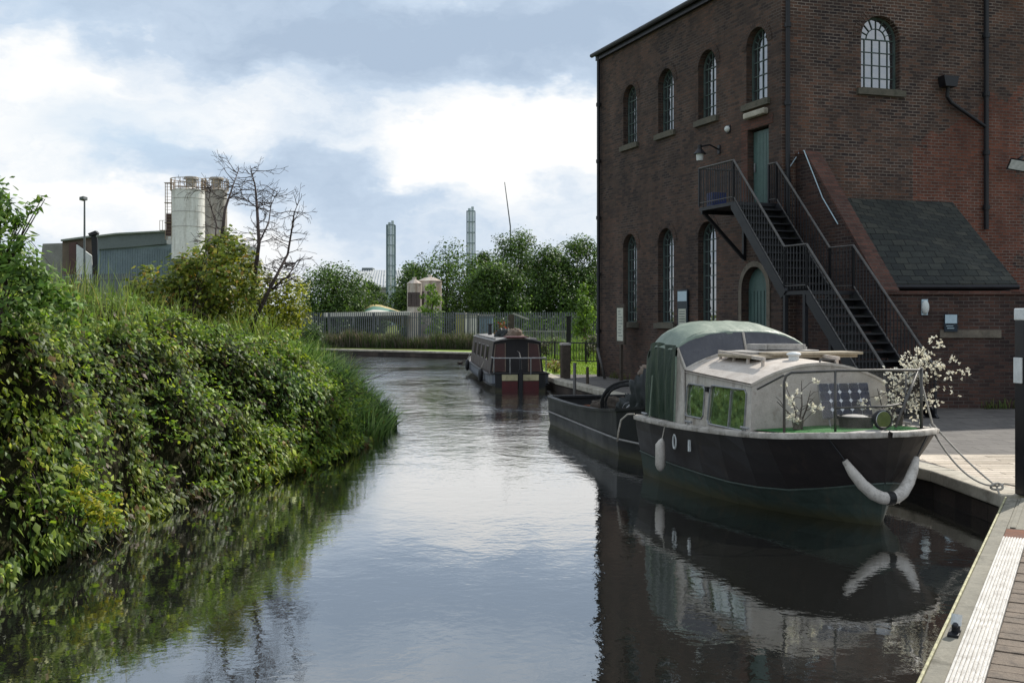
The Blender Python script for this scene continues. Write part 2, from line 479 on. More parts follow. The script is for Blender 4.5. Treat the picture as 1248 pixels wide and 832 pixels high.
def scum_line(mat, z0=.03, z1=.16, col=(72, 68, 44)):
    """brown-green growth just above the waterline (object z)"""
    nt = mat.node_tree; p = [n for n in nt.nodes if n.type == 'BSDF_PRINCIPLED'][0]
    src = p.inputs['Base Color'].links[0].from_socket
    tc = N(nt, 'ShaderNodeTexCoord').outputs['Object']; sx = N(nt, 'ShaderNodeSeparateXYZ'); nt.links.new(tc, sx.inputs[0])
    zz = math_n(nt, 'ADD', sx.outputs[2], math_n(nt, 'MULTIPLY_ADD', noise_n(nt, tc, 5, 4), .14, -.07))
    mr = N(nt, 'ShaderNodeMapRange'); nt.links.new(zz, mr.inputs[0])
    mr.inputs[1].default_value = z0; mr.inputs[2].default_value = z1; mr.inputs[3].default_value = .8; mr.inputs[4].default_value = 0
    nt.links.new(mixc(nt, mr.outputs[0], src, lin(*col)), p.inputs['Base Color'])


for k_ in ('hull_green', 'hull_black'): scum_line(M[k_])

# ------------------------------------------------------------------ camera, sky, sun
cam_d = bpy.data.cameras.new('camera'); cam = bpy.data.objects.new('camera', cam_d); COL.objects.link(cam)
cam.location = (0, 0, EYE); cam.rotation_euler = (PI / 2, 0, 0)
cam_d.sensor_width = 36; cam_d.lens = 36 * FOC; cam_d.shift_y = -30 / 1248
cam_d.clip_end = 12000; cam_d.clip_start = .05
scene.camera = cam
scene.view_settings.view_transform = 'Standard'; scene.view_settings.look = 'None'; scene.view_settings.exposure = 0

SUN_AZ = math.radians(42); SUN_EL = math.radians(38)
sd = Vector((math.sin(SUN_AZ) * math.cos(SUN_EL), math.cos(SUN_AZ) * math.cos(SUN_EL), math.sin(SUN_EL)))
sl = bpy.data.lights.new('sun', 'SUN'); sl.energy = 5.0; sl.angle = math.radians(.5); sl.color = (1, .95, .86)
so = bpy.data.objects.new('sun', sl); COL.objects.link(so)
so.rotation_euler = sd.to_track_quat('Z', 'Y').to_euler()

world = bpy.data.worlds.new('World'); scene.world = world; world.use_nodes = True
nt = world.node_tree; nt.nodes.clear()
wo = nt.nodes.new('ShaderNodeOutputWorld'); bg = nt.nodes.new('ShaderNodeBackground')
bg.inputs[1].default_value = .1
nt.links.new(bg.outputs[0], wo.inputs[0])
sky = nt.nodes.new('ShaderNodeTexSky'); sky.sky_type = 'NISHITA'; sky.sun_disc = False
sky.sun_elevation = SUN_EL; sky.sun_rotation = SUN_AZ
sky.air_density = 1.0; sky.dust_density = 1.0; sky.ozone_density = 1.2
tcw = N(nt, 'ShaderNodeTexCoord').outputs['Generated']
CL = (1, 1, 2.4)


def sblob(px, py, rx, amp):
    d = Vector(((px - 624) / 1300, 1, (386 - py) / 1300)).normalized()
    a = N(nt, 'ShaderNodeMapping'); a.inputs['Scale'].default_value = CL; nt.links.new(warp.outputs[0], a.inputs[0])
    v = N(nt, 'ShaderNodeVectorMath', operation='DISTANCE'); nt.links.new(a.outputs[0], v.inputs[0])
    v.inputs[1].default_value = (d.x * CL[0], d.y * CL[1], d.z * CL[2])
    mr = N(nt, 'ShaderNodeMapRange', interpolation_type='SMOOTHSTEP')
    nt.links.new(v.outputs['Value'], mr.inputs[0])
    mr.inputs[1].default_value = 0; mr.inputs[2].default_value = rx / 1300; mr.inputs[3].default_value = amp; mr.inputs[4].default_value = 0
    return mr.outputs[0]


# warp the direction a little so cloud edges billow
wn = N(nt, 'ShaderNodeTexNoise'); wn.inputs['Scale'].default_value = 9; wn.inputs['Detail'].default_value = 5; wn.inputs['Roughness'].default_value = .6
wm = N(nt, 'ShaderNodeMapping'); wm.inputs['Scale'].default_value = (1, 1, 2); nt.links.new(tcw, wm.inputs[0]); nt.links.new(wm.outputs[0], wn.inputs[0])
wsub = N(nt, 'ShaderNodeVectorMath', operation='SUBTRACT'); nt.links.new(wn.outputs['Color'], wsub.inputs[0]); wsub.inputs[1].default_value = (.5, .5, .5)
wsc = N(nt, 'ShaderNodeVectorMath', operation='SCALE'); nt.links.new(wsub.outputs[0], wsc.inputs[0]); wsc.inputs['Scale'].default_value = .11
warp = N(nt, 'ShaderNodeVectorMath', operation='ADD'); nt.links.new(tcw, warp.inputs[0]); nt.links.new(wsc.outputs[0], warp.inputs[1])
cl1 = noise_n(nt, warp.outputs[0], 3.2, 9, .58, mapping=(1, 1, 3.0))
cl2 = noise_n(nt, warp.outputs[0], 12, 7, .6, mapping=(1, 1, 2.2))
dens = math_n(nt, 'ADD', math_n(nt, 'MULTIPLY', cl1, .62), math_n(nt, 'MULTIPLY', cl2, .38))
for b_ in [(620, 175, 250, .42), (690, 130, 150, .16), (510, 190, 120, .16), (60, 105, 230, .24), (250, 150, 200, .08), (160, 235, 190, .22), (50, 210, 170, .18), (560, -10, 140, .05), (330, 125, 170, .14), (90, 75, 150, .14), (240, 165, 120, .12), (30, 150, 120, .12),
           (300, 320, 200, .20), (640, 262, 180, .12), (330, 40, 330, -.24), (590, 50, 280, -.24), (430, 20, 200, -.1), (80, 20, 150, -.08), (760, 60, 260, -.12), (200, 202, 100, -.24), (330, 205, 200, -.12), (450, 240, 160, -.07), (560, 235, 140, -.10), (700, 240, 90, -.08)]:
    dens = math_n(nt, 'ADD', dens, sblob(*b_))
ccol = ramp(nt, dens, [(.24, (4.4, 5.5, 7.0, 1)), (.44, (5.8, 6.95, 8.4, 1)), (.57, (8.0, 8.7, 9.5, 1)), (.72, (10.4, 10.4, 10.3, 1))])
hole = math_n(nt, 'ADD', sblob(135, 160, 170, 1.3), math_n(nt, 'ADD', sblob(30, 22, 150, .45), math_n(nt, 'MULTIPLY', math_n(nt, 'SUBTRACT', cl1, .62), 3, clamp=True)), clamp=True)
hole = math_n(nt, 'MULTIPLY', hole, math_n(nt, 'SUBTRACT', 1.25, dens, clamp=True), clamp=True)
blue = mixc(nt, .8, sky.outputs[0], (6.3, 7.9, 9.6, 1))
fin = mixc(nt, hole, ccol, blue)
# never let the open Nishita part near the sun blow the clouds out; lift the horizon haze
sep = N(nt, 'ShaderNodeSeparateXYZ'); nt.links.new(tcw, sep.inputs[0])
hz = N(nt, 'ShaderNodeMapRange', interpolation_type='SMOOTHSTEP'); nt.links.new(sep.outputs[2], hz.inputs[0])
hz.inputs[1].default_value = .0; hz.inputs[2].default_value = .12; hz.inputs[3].default_value = .4; hz.inputs[4].default_value = 0
fin = mixc(nt, hz.outputs[0], fin, (7.6, 8.3, 9.1, 1))
nt.links.new(fin, bg.inputs[0])

# ------------------------------------------------------------------ canal outline, ground
QUAY = [(5.80, 12.6), (5.75, 14.6), (1.45, 35.8), (0.0, 51), (-1.2, 63.3)]
FAR = [(-3.2, 64.2), (-12, 70.6), (-35, 82), (-80, 96)]
LEFTB = [(-80, 84), (-30, 70), (-13.5, 58), (-8.2, 45), (-5.0, 32), (-3.35, 24.5), (-3.2, 21.5), (-3.5, 18.7), (-4.25, 15.9), (-4.8, 13.9), (-5.1, 10), (-5.3, 6), (-5.5, 0), (-6, -30)]
EDGE_D = Vector((.477, .879))
PLAT_C = Vector((5.76, 12.47))
PLAT_0 = PLAT_C - EDGE_D * 22
CANAL = QUAY + FAR + LEFTB + [(PLAT_0.x - 16, -30), (PLAT_0.x, PLAT_0.y)]


def sdf(x, y, poly):
    x = np.asarray(x, float); y = np.asarray(y, float)
    d = np.full(x.shape, 1e18); inside = np.zeros(x.shape, bool)
    n = len(poly)
    for i in range(n):
        ax, ay = poly[i]; bx, by = poly[(i + 1) % n]
        ex, ey = bx - ax, by - ay
        t = np.clip(((x - ax) * ex + (y - ay) * ey) / (ex * ex + ey * ey), 0, 1)
        d = np.minimum(d, (x - ax - ex * t) ** 2 + (y - ay - ey * t) ** 2)
        c = ((ay > y) != (by > y)) & (x < (bx - ax) * (y - ay) / (by - ay + 1e-12) + ax)
        inside ^= c
    d = np.sqrt(d)
    return np.where(inside, -d, d)


_lat = RNG.random((64, 64, 64)).astype('f')


def vnoise(x, y, z):
    out = 0; amp = 1; tot = 0
    for o in range(3):
        xi, yi, zi = np.floor(x).astype(int), np.floor(y).astype(int), np.floor(z).astype(int)
        fx, fy, fz = x - xi, y - yi, z - zi
        fx, fy, fz = fx * fx * (3 - 2 * fx), fy * fy * (3 - 2 * fy), fz * fz * (3 - 2 * fz)
        def L(a, b, c): return _lat[(xi + a) % 64, (yi + b) % 64, (zi + c) % 64]
        v = 0
        for a in (0, 1):
            for b in (0, 1):
                for c in (0, 1):
                    v = v + L(a, b, c) * (fx if a else 1 - fx) * (fy if b else 1 - fy) * (fz if c else 1 - fz)
        out = out + v * amp; tot += amp; amp *= .5; x, y, z = x * 2.03 + 7.1, y * 2.03 + 3.3, z * 2.03 + 1.7
    return out / tot


LB_Y = np.array([p[1] for p in LEFTB[::-1]]); LB_X = np.array([p[0] for p in LEFTB[::-1]])


def edge_x(y): return np.interp(y, LB_Y, LB_X)


def bank_h(y):
    return np.interp(y, [0, 9, 14, 18, 22, 26, 34, 48, 60], [3.1, 3.1, 2.9, 2.3, 1.7, 1.2, .85, .7, .6])


def ground_z(x, y):
    d = sdf(x, y, CANAL)
    left = x < edge_x(y) + .5
    left &= (y < 84)
    zl = bank_h(y) * (1 - np.exp(-(np.clip(d, 0, None) / 1.6) ** 1.1)) + .05
    zl = zl + np.clip(d - 6, 0, 40) * .008
    zr = np.full(x.shape, .28)
    zf = .36 + np.clip(y - 66, 0, 60) * .006
    land = np.where(left & (x < 0), zl, np.where(y > 63, zf, zr))
    t = np.clip((d + .05) / .15, 0, 1)
    land = np.where(y > 200, land * 0 + .9, land)
    return np.where(d > .1, land, -1.6 + (land + 1.6) * t)


def axis(segs):
    a = []
    for s0, s1, n, last in segs: a += list(np.linspace(s0, s1, n, endpoint=False))
    a.append(segs[-1][1]); return np.array(a)


gx = axis([(-6000, -400, 8, 0), (-400, -60, 16, 0), (-60, -12, 40, 0), (-12, 8, 100, 0), (8, 40, 20, 0), (40, 400, 14, 0), (400, 6000, 8, 1)])
gy = axis([(-600, -20, 8, 0), (-20, 5, 20, 0), (5, 30, 110, 0), (30, 75, 90, 0), (75, 120, 20, 0), (120, 500, 16, 0), (500, 9000, 10, 1)])
GX, GY = np.meshgrid(gx, gy)
GZ = ground_z(GX.ravel(), GY.ravel()).reshape(GX.shape)
nx, ny = len(gx), len(gy)
ii = np.arange(nx * ny).reshape(ny, nx)
gf = np.stack([ii[:-1, :-1], ii[:-1, 1:], ii[1:, 1:], ii[1:, :-1]], -1).reshape(-1, 4)
m, nt, out = new_mat('earth_grass')
tc = N(nt, 'ShaderNodeTexCoord').outputs['Object']
gcol = ramp(nt, noise_n(nt, tc, .35, 8, .65), [(.3, lin(70, 84, 36)), (.5, lin(92, 104, 46)), (.7, lin(118, 112, 66))])
gcol = mixc(nt, .6, gcol, ramp(nt, noise_n(nt, tc, 6, 5, .7), [(.3, (.4, .4, .4, 1)), (.7, (1.3, 1.3, 1.3, 1))]), 'MULTIPLY')
p = principled(nt, out, .95, 0, .1); nt.links.new(gcol, p.inputs['Base Color'])
nt.links.new(bump_n(nt, noise_n(nt, tc, 9, 5), .6, .08), p.inputs['Normal'])
M['earth'] = m
go = np_mesh('ground', np.stack([GX.ravel(), GY.ravel(), GZ.ravel()], 1), gf, M['earth'], smooth=True); tag(go, kind='structure')

# water
m, nt, out = new_mat('canal_water')
tc = N(nt, 'ShaderNodeTexCoord').outputs['Object']
p = principled(nt, out, .02, 0, .5); p.inputs['IOR'].default_value = 1.95
p.inputs['Base Color'].default_value = (.011, .0115, .010, 1); p.inputs['Coat Weight'].default_value = 1.0; p.inputs['Coat IOR'].default_value = 1.75; p.inputs['Coat Roughness'].default_value = .02
calm = ramp(nt, noise_n(nt, tc, .16, 4, .6, mapping=(1, .55, 1), dist=.6), [(.38, (.22, .22, .22, 1)), (.66, (1, 1, 1, 1))])
far_w = N(nt, 'ShaderNodeSeparateXYZ'); nt.links.new(tc, far_w.inputs[0])
mrw = N(nt, 'ShaderNodeMapRange'); nt.links.new(far_w.outputs[1], mrw.inputs[0])
mrw.inputs[1].default_value = 15; mrw.inputs[2].default_value = 45; mrw.inputs[3].default_value = .6; mrw.inputs[4].default_value = 6.5
h1 = noise_n(nt, tc, 2.6, 3, .5, dist=.5)
h2 = noise_n(nt, tc, 8.5, 3, .55, dist=.4)
h0 = noise_n(nt, tc, .7, 2, .5)
hh = math_n(nt, 'ADD', math_n(nt, 'ADD', math_n(nt, 'MULTIPLY', h1, .55), math_n(nt, 'MULTIPLY', h2, .28)), math_n(nt, 'MULTIPLY', h0, .9))
hh = math_n(nt, 'MULTIPLY', hh, math_n(nt, 'MULTIPLY', calm, mrw.outputs[0]))
_bn = bump_n(nt, hh, 1.0, .013); nt.links.new(_bn, p.inputs['Normal']); nt.links.new(_bn, p.inputs['Coat Normal'])
M['water'] = m
wx = axis([(-90, -12, 10, 0), (-12, 8, 40, 1)]); wy = axis([(-32, 100, 60, 1)])
w = MB()
w.quad((-95, -34, 0), (12, -34, 0), (12, 110, 0), (-95, 110, 0))
tag(w.build('canal_water', M['water']), kind='structure')

# ------------------------------------------------------------------ quay, platform, far towpath, lawn
m, nt, out = new_mat('quay_paving')
tc = N(nt, 'ShaderNodeTexCoord').outputs['Object']
b = N(nt, 'ShaderNodeTexBrick'); nt.links.new(tc, b.inputs['Vector'])
for k, v in (('Scale', 1), ('Mortar Size', .012), ('Brick Width', .62), ('Row Height', .32), ('Bias', 0)): b.inputs[k].default_value = v
b.inputs['Color1'].default_value = lin(92, 88, 86); b.inputs['Color2'].default_value = lin(108, 104, 100); b.inputs['Mortar'].default_value = lin(74, 70, 66)
pc = mixc(nt, .6, b.outputs['Color'], ramp(nt, noise_n(nt, tc, 2.2, 7, .7), [(.3, (.55, .53, .5, 1)), (.7, (1.25, 1.22, 1.18, 1))]), 'MULTIPLY')
p = principled(nt, out, .85, 0, .3); nt.links.new(pc, p.inputs['Base Color'])
nt.links.new(bump_n(nt, math_n(nt, 'SUBTRACT', noise_n(nt, tc, 14, 5), b.outputs['Fac']), .5, .015), p.inputs['Normal'])
M['paving'] = m
M['quay_wall'] = brick_mat('quay_wall', lin(44, 40, 38), lin(66, 58, 54), lin(84, 74, 66), lin(70, 66, 60), .6, bw=.45, bh=.22)


def interp_edge(y):
    for (x0, y0), (x1, y1) in zip(QUAY, QUAY[1:]):
        if y0 <= y <= y1: return x0 + (x1 - x0) * (y - y0) / (y1 - y0)


qe = [(q[0] + .30, q[1] + .02) for q in QUAY]
ex39 = interp_edge(39) + .30
mb = MB(); mb.prism([qe[0], (60, 12.6), (60, 39), (ex39, 39), qe[2], qe[1]][::-1], -1.0, .395)
tag(mb.build('quay', M['paving']), kind='structure')
# stone-capped quay wall along the water, in two lifts
mb = MB(); m2 = [(q[0] + .33, q[1]) for q in QUAY[:3]]
mb.add([(m2[0][0], 12.62, .399), (11.5, 12.62, .399), (11.5, 16.3, .399), (m2[1][0] - .1, 16.3, .399), (m2[1][0], 14.6, .399)], [(0, 1, 2, 3, 4)])
M['sunlit_flagstone'] = brick_mat('sunlit_flagstone', lin(150, 138, 122), lin(186, 174, 156), lin(208, 196, 180), lin(96, 88, 76), .45, bw=1.1, bh=.19)  # paler than the quay paving: the sunlit patch is painted into the stone
_nt = M['sunlit_flagstone'].node_tree
tag(mb.build('quay_sunlit_flagstones', M['sunlit_flagstone']), kind='structure')
qw = thing('quay_wall', 'dark brick canal wall with pale worn stone coping beside the moored boats', 'quay wall', (5.75, 14.6, 0))
mb = MB(); mc = MB()
for (a, bb) in zip(QUAY, QUAY[1:]):
    a, bb = Vector((a[0], a[1], 0)), Vector((bb[0], bb[1], 0)); d = (bb - a).normalized(); n = Vector((d.y, -d.x, 0))
    o = n * .30
    mb.extr([a + n * .02, bb + n * .02, bb + o, a + o], (0, 0, -.001)) if False else None
    mb.add([a + n * .02 + Vector((0, 0, -1)), bb + n * .02 + Vector((0, 0, -1)), bb + n * .02 + Vector((0, 0, .28)), a + n * .02 + Vector((0, 0, .28))], [(0, 1, 2, 3)])
    L = (bb - a).length; k = max(1, int(L / 1.1))
    for i in range(k):
        p0 = a + d * (L * i / k + .008); p1 = a + d * (L * (i + 1) / k - .008)
        mc.obox((p0 + p1) / 2 + n * .165 + Vector((0, 0, .325 + random.uniform(-.006, .006))), d * ((p1 - p0).length / 2), n * .19, (0, 0, .08))
mb.add([(5.78, 12.6, -1), (12, 12.6, -1), (12, 12.6, .27), (5.78, 12.6, .27)], [(0, 1, 2, 3)])
mb.build('wall', M['quay_wall'], qw, w=True); mc.build('coping', M['coping'], qw, w=True, bevel=.02)

# lawn beyond the paving + path
mb = MB(); mb.prism([(ex39, 39.01), (60, 39.01), (60, 63.2), (-.85, 63.2), (.3, 51)][::-1], -1, .38)
M['lawn'] = worn('lawn', lin(104, 134, 44), lin(132, 160, 56), .6, .95, 0, .6, c3=lin(90, 110, 46), bdist=.03)
tag(mb.build('lawn', M['lawn']), kind='structure')
# far towpath edge
fw = thing('canal_wall', 'low dark stone wall along the far water edge below the fence', 'canal wall', (-12, 70.6, 0))
mb = MB(); mc = MB()
F2 = [QUAY[-1]] + FAR
for a, bb in zip(F2, F2[1:]):
    a, bb = Vector((*a, 0)), Vector((*bb, 0)); d = (bb - a).normalized(); n = Vector((d.y, -d.x, 0))
    if n.y < 0: n = -n
    L = (bb - a).length
    mb.obox((a + bb) / 2 + n * .25 + Vector((0, 0, -.3)), d * L / 2, n * .25, (0, 0, .58))
    k = max(1, int(L / 1.6))
    for i in range(k):
        p0 = a + d * (L * i / k + .01); p1 = a + d * (L * (i + 1) / k - .01)
        mc.obox((p0 + p1) / 2 + n * .26 + Vector((0, 0, .335)), d * ((p1 - p0).length / 2), n * .3, (0, 0, .05))
mb.build('wall', M['quay_wall'], fw, w=True); mc.build('coping', M['coping'], fw, w=True)
mb = MB(); mb.add([(-80, 96.6, .372), (-35, 82.7, .372), (-12, 71.3, .372), (-3, 64.9, .372), (-1, 64.0, .372), (-1, 66.4, .372), (-4, 67.4, .372), (-12, 73.4, .39), (-35, 85, .45), (-80, 99, .6)],
                   [(0, 1, 8, 9), (1, 2, 7, 8), (2, 3, 6, 7), (3, 4, 5, 6)])
tag(mb.build('towpath', M['lawn']), kind='structure')

# foreground landing platform; local x along the edge, y to the right of it
rz = math.atan2(EDGE_D.y, EDGE_D.x)
pl = thing('landing_stage', 'timber landing stage with a white ribbed tread strip along its water edge', 'landing stage', (PLAT_C.x, PLAT_C.y, 0), rz)
L0 = -22
mb = MB(); mb.box(L0, 0, -.022, -.002, .30, .402); mb.build('edge_strip', M['edge_yellow'], pl, bevel=.006)
mb = MB(); mb.box(L0, -.05, -.145, -.024, .22, .398); mb.build('edge_beam', M['deck_grey'], pl, bevel=.01)
mb = MB(); mb.box(L0, -2.55, -.345, -.148, .2, .404)
for i in range(8):
    y = -.153 - i * .0242; mb.box(L0, -2.56, y - .014, y, .404, .416)
mb.build('tread_strip', M['strip_white'], pl)
mb = MB(); mb.box(-2.53, -2.05, -1.6, -.148, .2, .400); mb.build('rusty_board', M['rust'], pl, bevel=.006)
mb = MB(); mb.box(-2.03, -.05, -1.6, -.148, .2, .399)
for i in range(4):
    y = -.18 - i * .14; mb.box(-2.02, -.06, y - .05, y, .399, .412)
mb.build('end_board', M['deck_grey'], pl, bevel=.005)
mb = MB(); x = -2.55
while x > L0:
    wd = .145; mb.box(x - wd + .012, x, -8.0, -.350, .27, .392 + random.uniform(-.006, .004)); x -= wd
mb.build('plank', M['deck_plank'], pl, bevel=.004)
mb = MB(); mb.box(L0, -.02, -8, -.045, -1.0, .2); mb.build('wall', M['quay_wall'], pl)
# ground to the right of the stage is part of the same quay
# mooring cleat on the edge beam
cp = G(1163, 772, .4)
cl = thing('mooring_cleat', 'small white-topped mooring cleat on the edge of the landing stage', 'cleat', (cp.x, cp.y, .398), rz)
mb = MB(); mb.box(-.09, .09, -.035, .035, 0, .02); mb.cyl((0, -.01, 0), .028, .015, .06, 12); mb.build('base', M['black_metal'], cl, bevel=.004)
mb = MB(); mb.tube([(-.085, -.01, .075), (-.03, -.01, .068), (.03, -.01, .068), (.085, -.01, .075)], [.012, .02, .02, .012], 10); mb.build('horn', M['black_metal'], cl, smooth=True)
mb = MB(); mb.tube([(.0, -.01, .06), (.02, -.015, .13)], [.034, .034], 14); mb.build('cap', M['white_paint'], cl, smooth=False)
# black post with white top at the right frame edge
pp = G(1246, 603, .4)
po = thing('mooring_post', 'tall square black post with white cap at the right edge beside the rope', 'post', (pp.x + .06, pp.y, .4), .1)
mb = MB(); mb.box(-.1, .1, -.1, .1, 0, 2.06); mb.build('shaft', M['post_black'], po, bevel=.01)
mb = MB(); mb.box(-.108, .108, -.108, .108, 2.06, 2.2); mb.build('cap', M['white_paint'], po, bevel=.012)
mb = MB(); mb.box(-.135, -.102, -.07, .07, 1.32, 1.62); mb.build('plate', M['white_paint'], po, bevel=.004)

# ------------------------------------------------------------------ brick mill
dl = Vector((.3458, -.938, 0)).normalized(); nl = Vector((-.938, -.3458, 0)).normalized()
dr = Vector((.956, .292, 0)).normalized(); nr = Vector((.292, -.956, 0)).normalized()
A0 = Vector((3.12, 37.9, 0)); WL = 11.08; WR = 15.0
B0 = A0 + dl * WL; C0 = B0 + dr * WR; D0 = A0 + dr * WR
EAVE = 11.75; GZ0 = .3


def LW(s, z, o=0.0): return A0 + dl * s + nl * o + Vector((0, 0, z))
def RW(q, z, o=0.0): return B0 + dr * q + nr * o + Vector((0, 0, z))


def arch(c, w, z0, z1, rise=None, n=14):
    """window outline, counter-clockwise: rectangle with a half-round (or flatter) head"""
    r = w / 2; rise = r if rise is None else rise
    pts = [(c - r, z0), (c + r, z0)]
    for i in range(n + 1):
        a = PI * i / n
        pts.append((c + r * math.cos(a), z1 - rise + rise * math.sin(a)))
    return pts


mill = thing('brick_mill', 'three-storey soot-darkened red brick canal mill with arched windows', 'mill', (B0.x, B0.y, 0))
UP = [2.38, 4.87, 7.36, 9.93]
LOW = [2.38, 4.87, 7.36]
up_h = [arch(c, 1.0, 8.25, 10.25) for c in UP]
low_h = [arch(c, 1.02, 2.3, 5.27) for c in LOW]
door_low = arch(9.83, 1.2, .41, 3.85)
door_up = [(9.52, 5.46), (10.5, 5.46), (10.5, 7.55), (9.52, 7.55)]
mb = MB()
mb.panel([(0, GZ0), (WL, GZ0), (WL, EAVE), (0, EAVE)], up_h + low_h + [door_low, door_up], LW, nl * -.26)
mb.build('side_wall', M['brick_left'], mill, w=True)
rwin = arch(2.98, 1.2, 8.53, 10.5)
mb = MB()
mb.panel([(0, GZ0), (WR, GZ0), (WR, EAVE), (0, EAVE)], [rwin], RW, nr * -.26)
mb.build('front_wall', M['brick_right'], mill, w=True)
mb = MB()
mb.add([D0 + Vector((0, 0, GZ0)), C0 + Vector((0, 0, GZ0)), C0 + Vector((0, 0, EAVE)), D0 + Vector((0, 0, EAVE))], [(0, 1, 2, 3)])
mb.add([A0 + Vector((0, 0, GZ0)), D0 + Vector((0, 0, GZ0)), D0 + Vector((0, 0, EAVE)), A0 + Vector((0, 0, EAVE))], [(0, 1, 2, 3)])
mb.build('back_wall', M['brick_left'], mill, w=True)
# brick arches (headers on edge) over the openings, 2.5 cm proud
def arch_ring(mp, c, w, z1, nout, wd=.22):
    r = w / 2; n = 22; m_ = MB(); zc = z1 - r
    for i in range(n):
        a0 = PI * (i + .06) / n; a1 = PI * (i + .94) / n
        q = [mp(c + rr * math.cos(a), zc + rr * math.sin(a)) for rr, a in ((r, a0), (r + wd, a0), (r + wd, a1), (r, a1))]
        m_.extr([p + nout * .004 for p in q], nout * .012)
    return m_
for c in UP: arch_ring(LW, c, 1.0, 10.25, nl).build('brick_arch', M['brick_left'], mill, w=True)
for c in LOW: arch_ring(LW, c, 1.02, 5.27, nl).build('brick_arch', M['brick_left'], mill, w=True)
arch_ring(LW, 9.83, 1.2, 3.85, nl).build('brick_arch', M['brick_left'], mill, w=True)
k = arch_ring(RW, 2.98, 1.2, 10.5, nr, .24); k.build('brick_arch', M['brick_right'], mill, w=True)


def window(mp, nout, c, w, z0, z1, rows, cols=4, frame='win_frame', fan=6):
    r = w / 2; zc = z1 - r; bk = -.18
    m_ = MB()
    ol = arch(c, w, z0, z1, n=18); il = []
    e = .055
    il = [(c - r + e, z0 + e), (c + r - e, z0 + e)] + [(c + (r - e) * math.cos(PI * i / 18), zc + (r - e) * math.sin(PI * i / 18)) for i in range(19)]
    n = len(ol)
    fr = [mp(*p) + nout * bk for p in ol]; fi = [mp(*p) + nout * bk for p in il]; bi = [p - nout * .05 for p in fi]
    m_.add(fr + fi + bi, [(i, (i + 1) % n, n + (i + 1) % n, n + i) for i in range(n)] + [(n + i, n + (i + 1) % n, 2 * n + (i + 1) % n, 2 * n + i) for i in range(n)])
    bw = .022
    def bar(p, q, t=bw): m_.beam(mp(*p) + nout * (bk - .02), mp(*q) + nout * (bk - .02), t, t, nout)
    for i in range(1, cols):
        x = c - r + w * i / cols
        bar((x, z0 + e), (x, zc))
    for j in range(1, rows + 1):
        z = z0 + (zc - z0) * j / rows
        bar((c - r + e, z), (c + r - e, z), .028 if j == rows else bw)
    for rr in (.5,):
        pts = [mp(c + r * rr * math.cos(PI * i / 12), zc + r * rr * math.sin(PI * i / 12)) + nout * (bk - .02) for i in range(13)]
        m_.tube(pts, .012, 6)
    for i in range(1, fan):
        a = PI * i / fan
        bar((c + r * .5 * math.cos(a), zc + r * .5 * math.sin(a)), (c + (r - e) * math.cos(a), zc + (r - e) * math.sin(a)))
    bar((c, zc), (c, zc + r * .5))
    f = m_.build('window', M[frame], mill, w=True)
    g = MB(); pts = [mp(*p) + nout * (bk - .034) for p in arch(c, w - .04, z0 + .02, z1 - .02, n=18)]
    g.add(pts, [tuple(range(len(pts)))]); g.build('pane', M['pane'], f, w=True)
    return f


for c in UP: window(LW, nl, c, 1.0, 8.25, 10.25, 4)
for c in LOW: window(LW, nl, c, 1.02, 2.3, 5.27, 7)
fr = window(RW, nr, 2.98, 1.2, 8.53, 10.5, 4, 5, 'win_frame', 8)
# blinds behind the front window's lower panes
# sills
for mp, no, c, w_, z in [(LW, nl, c, 1.0, 8.25) for c in UP] + [(LW, nl, c, 1.0, 2.3) for c in LOW] + [(RW, nr, 2.98, 1.2, 8.53)]:
    m_ = MB(); m_.extr([mp(c - w_ / 2 - .14, z - .16, .004), mp(c + w_ / 2 + .14, z - .16, .004), mp(c + w_ / 2 + .14, z, .004), mp(c - w_ / 2 - .14, z, .004)], no * .09)
    m_.extr([mp(c - w_ / 2 + .004, z + .002, -.2), mp(c + w_ / 2 - .004, z + .002, -.2), mp(c + w_ / 2 - .004, z + .03, -.2), mp(c - w_ / 2 + .004, z + .03, -.2)], no * .26)
    m_.build('sill', M['sill'], mill, w=True)
# doors
m_ = MB(); pts = [LW(p[0], p[1], -.20) for p in arch(9.83, 1.19, .42, 3.84)]; m_.add(pts, [tuple(range(len(pts)))])
for i in range(-3, 4): m_.beam(LW(9.83 + i * .16, .5, -.19), LW(9.83 + i * .16, 3.2, -.19), .012, .012, nl)
dlo = m_.build('door', M['green_door'], mill, w=True)
m_ = MB(); m_.ball(LW(9.42, 1.6, -.15), .04); m_.build('handle', M['steel'], dlo, w=True, smooth=True)
# pale stone surround of the lower door
m_ = MB(); ol = arch(9.83, 1.5, .42, 4.0); il = arch(9.83, 1.2, .42, 3.85); n = len(ol)
vs = [LW(*p, .03) for p in ol] + [LW(*p, .03) for p in il] + [LW(*p, .004) for p in ol] + [LW(*p, .004) for p in il]
m_.add(vs, [(i, (i + 1) % n, n + (i + 1) % n, n + i) for i in range(1, n)] + [(2 * n + i, 2 * n + (i + 1) % n, (i + 1) % n, i) for i in range(1, n)])
m_.build('door_surround', M['stone'], mill, w=True)
m_ = MB(); m_.extr([LW(9.56, 5.47, -.2), LW(10.46, 5.47, -.2), LW(10.46, 7.5, -.2), LW(9.56, 7.5, -.2)], nl * .05)
for i in range(1, 6): m_.beam(LW(9.56 + i * .15, 5.55, -.148), LW(9.56 + i * .15, 7.42, -.148), .012, .008, nl)
dup_ = m_.build('door', M['green_door'], mill, w=True)
m_ = MB(); m_.beam(LW(9.66, 6.4, -.12), LW(9.66, 6.65, -.12), .03, .03, nl); m_.build('handle', M['steel'], dup_, w=True)
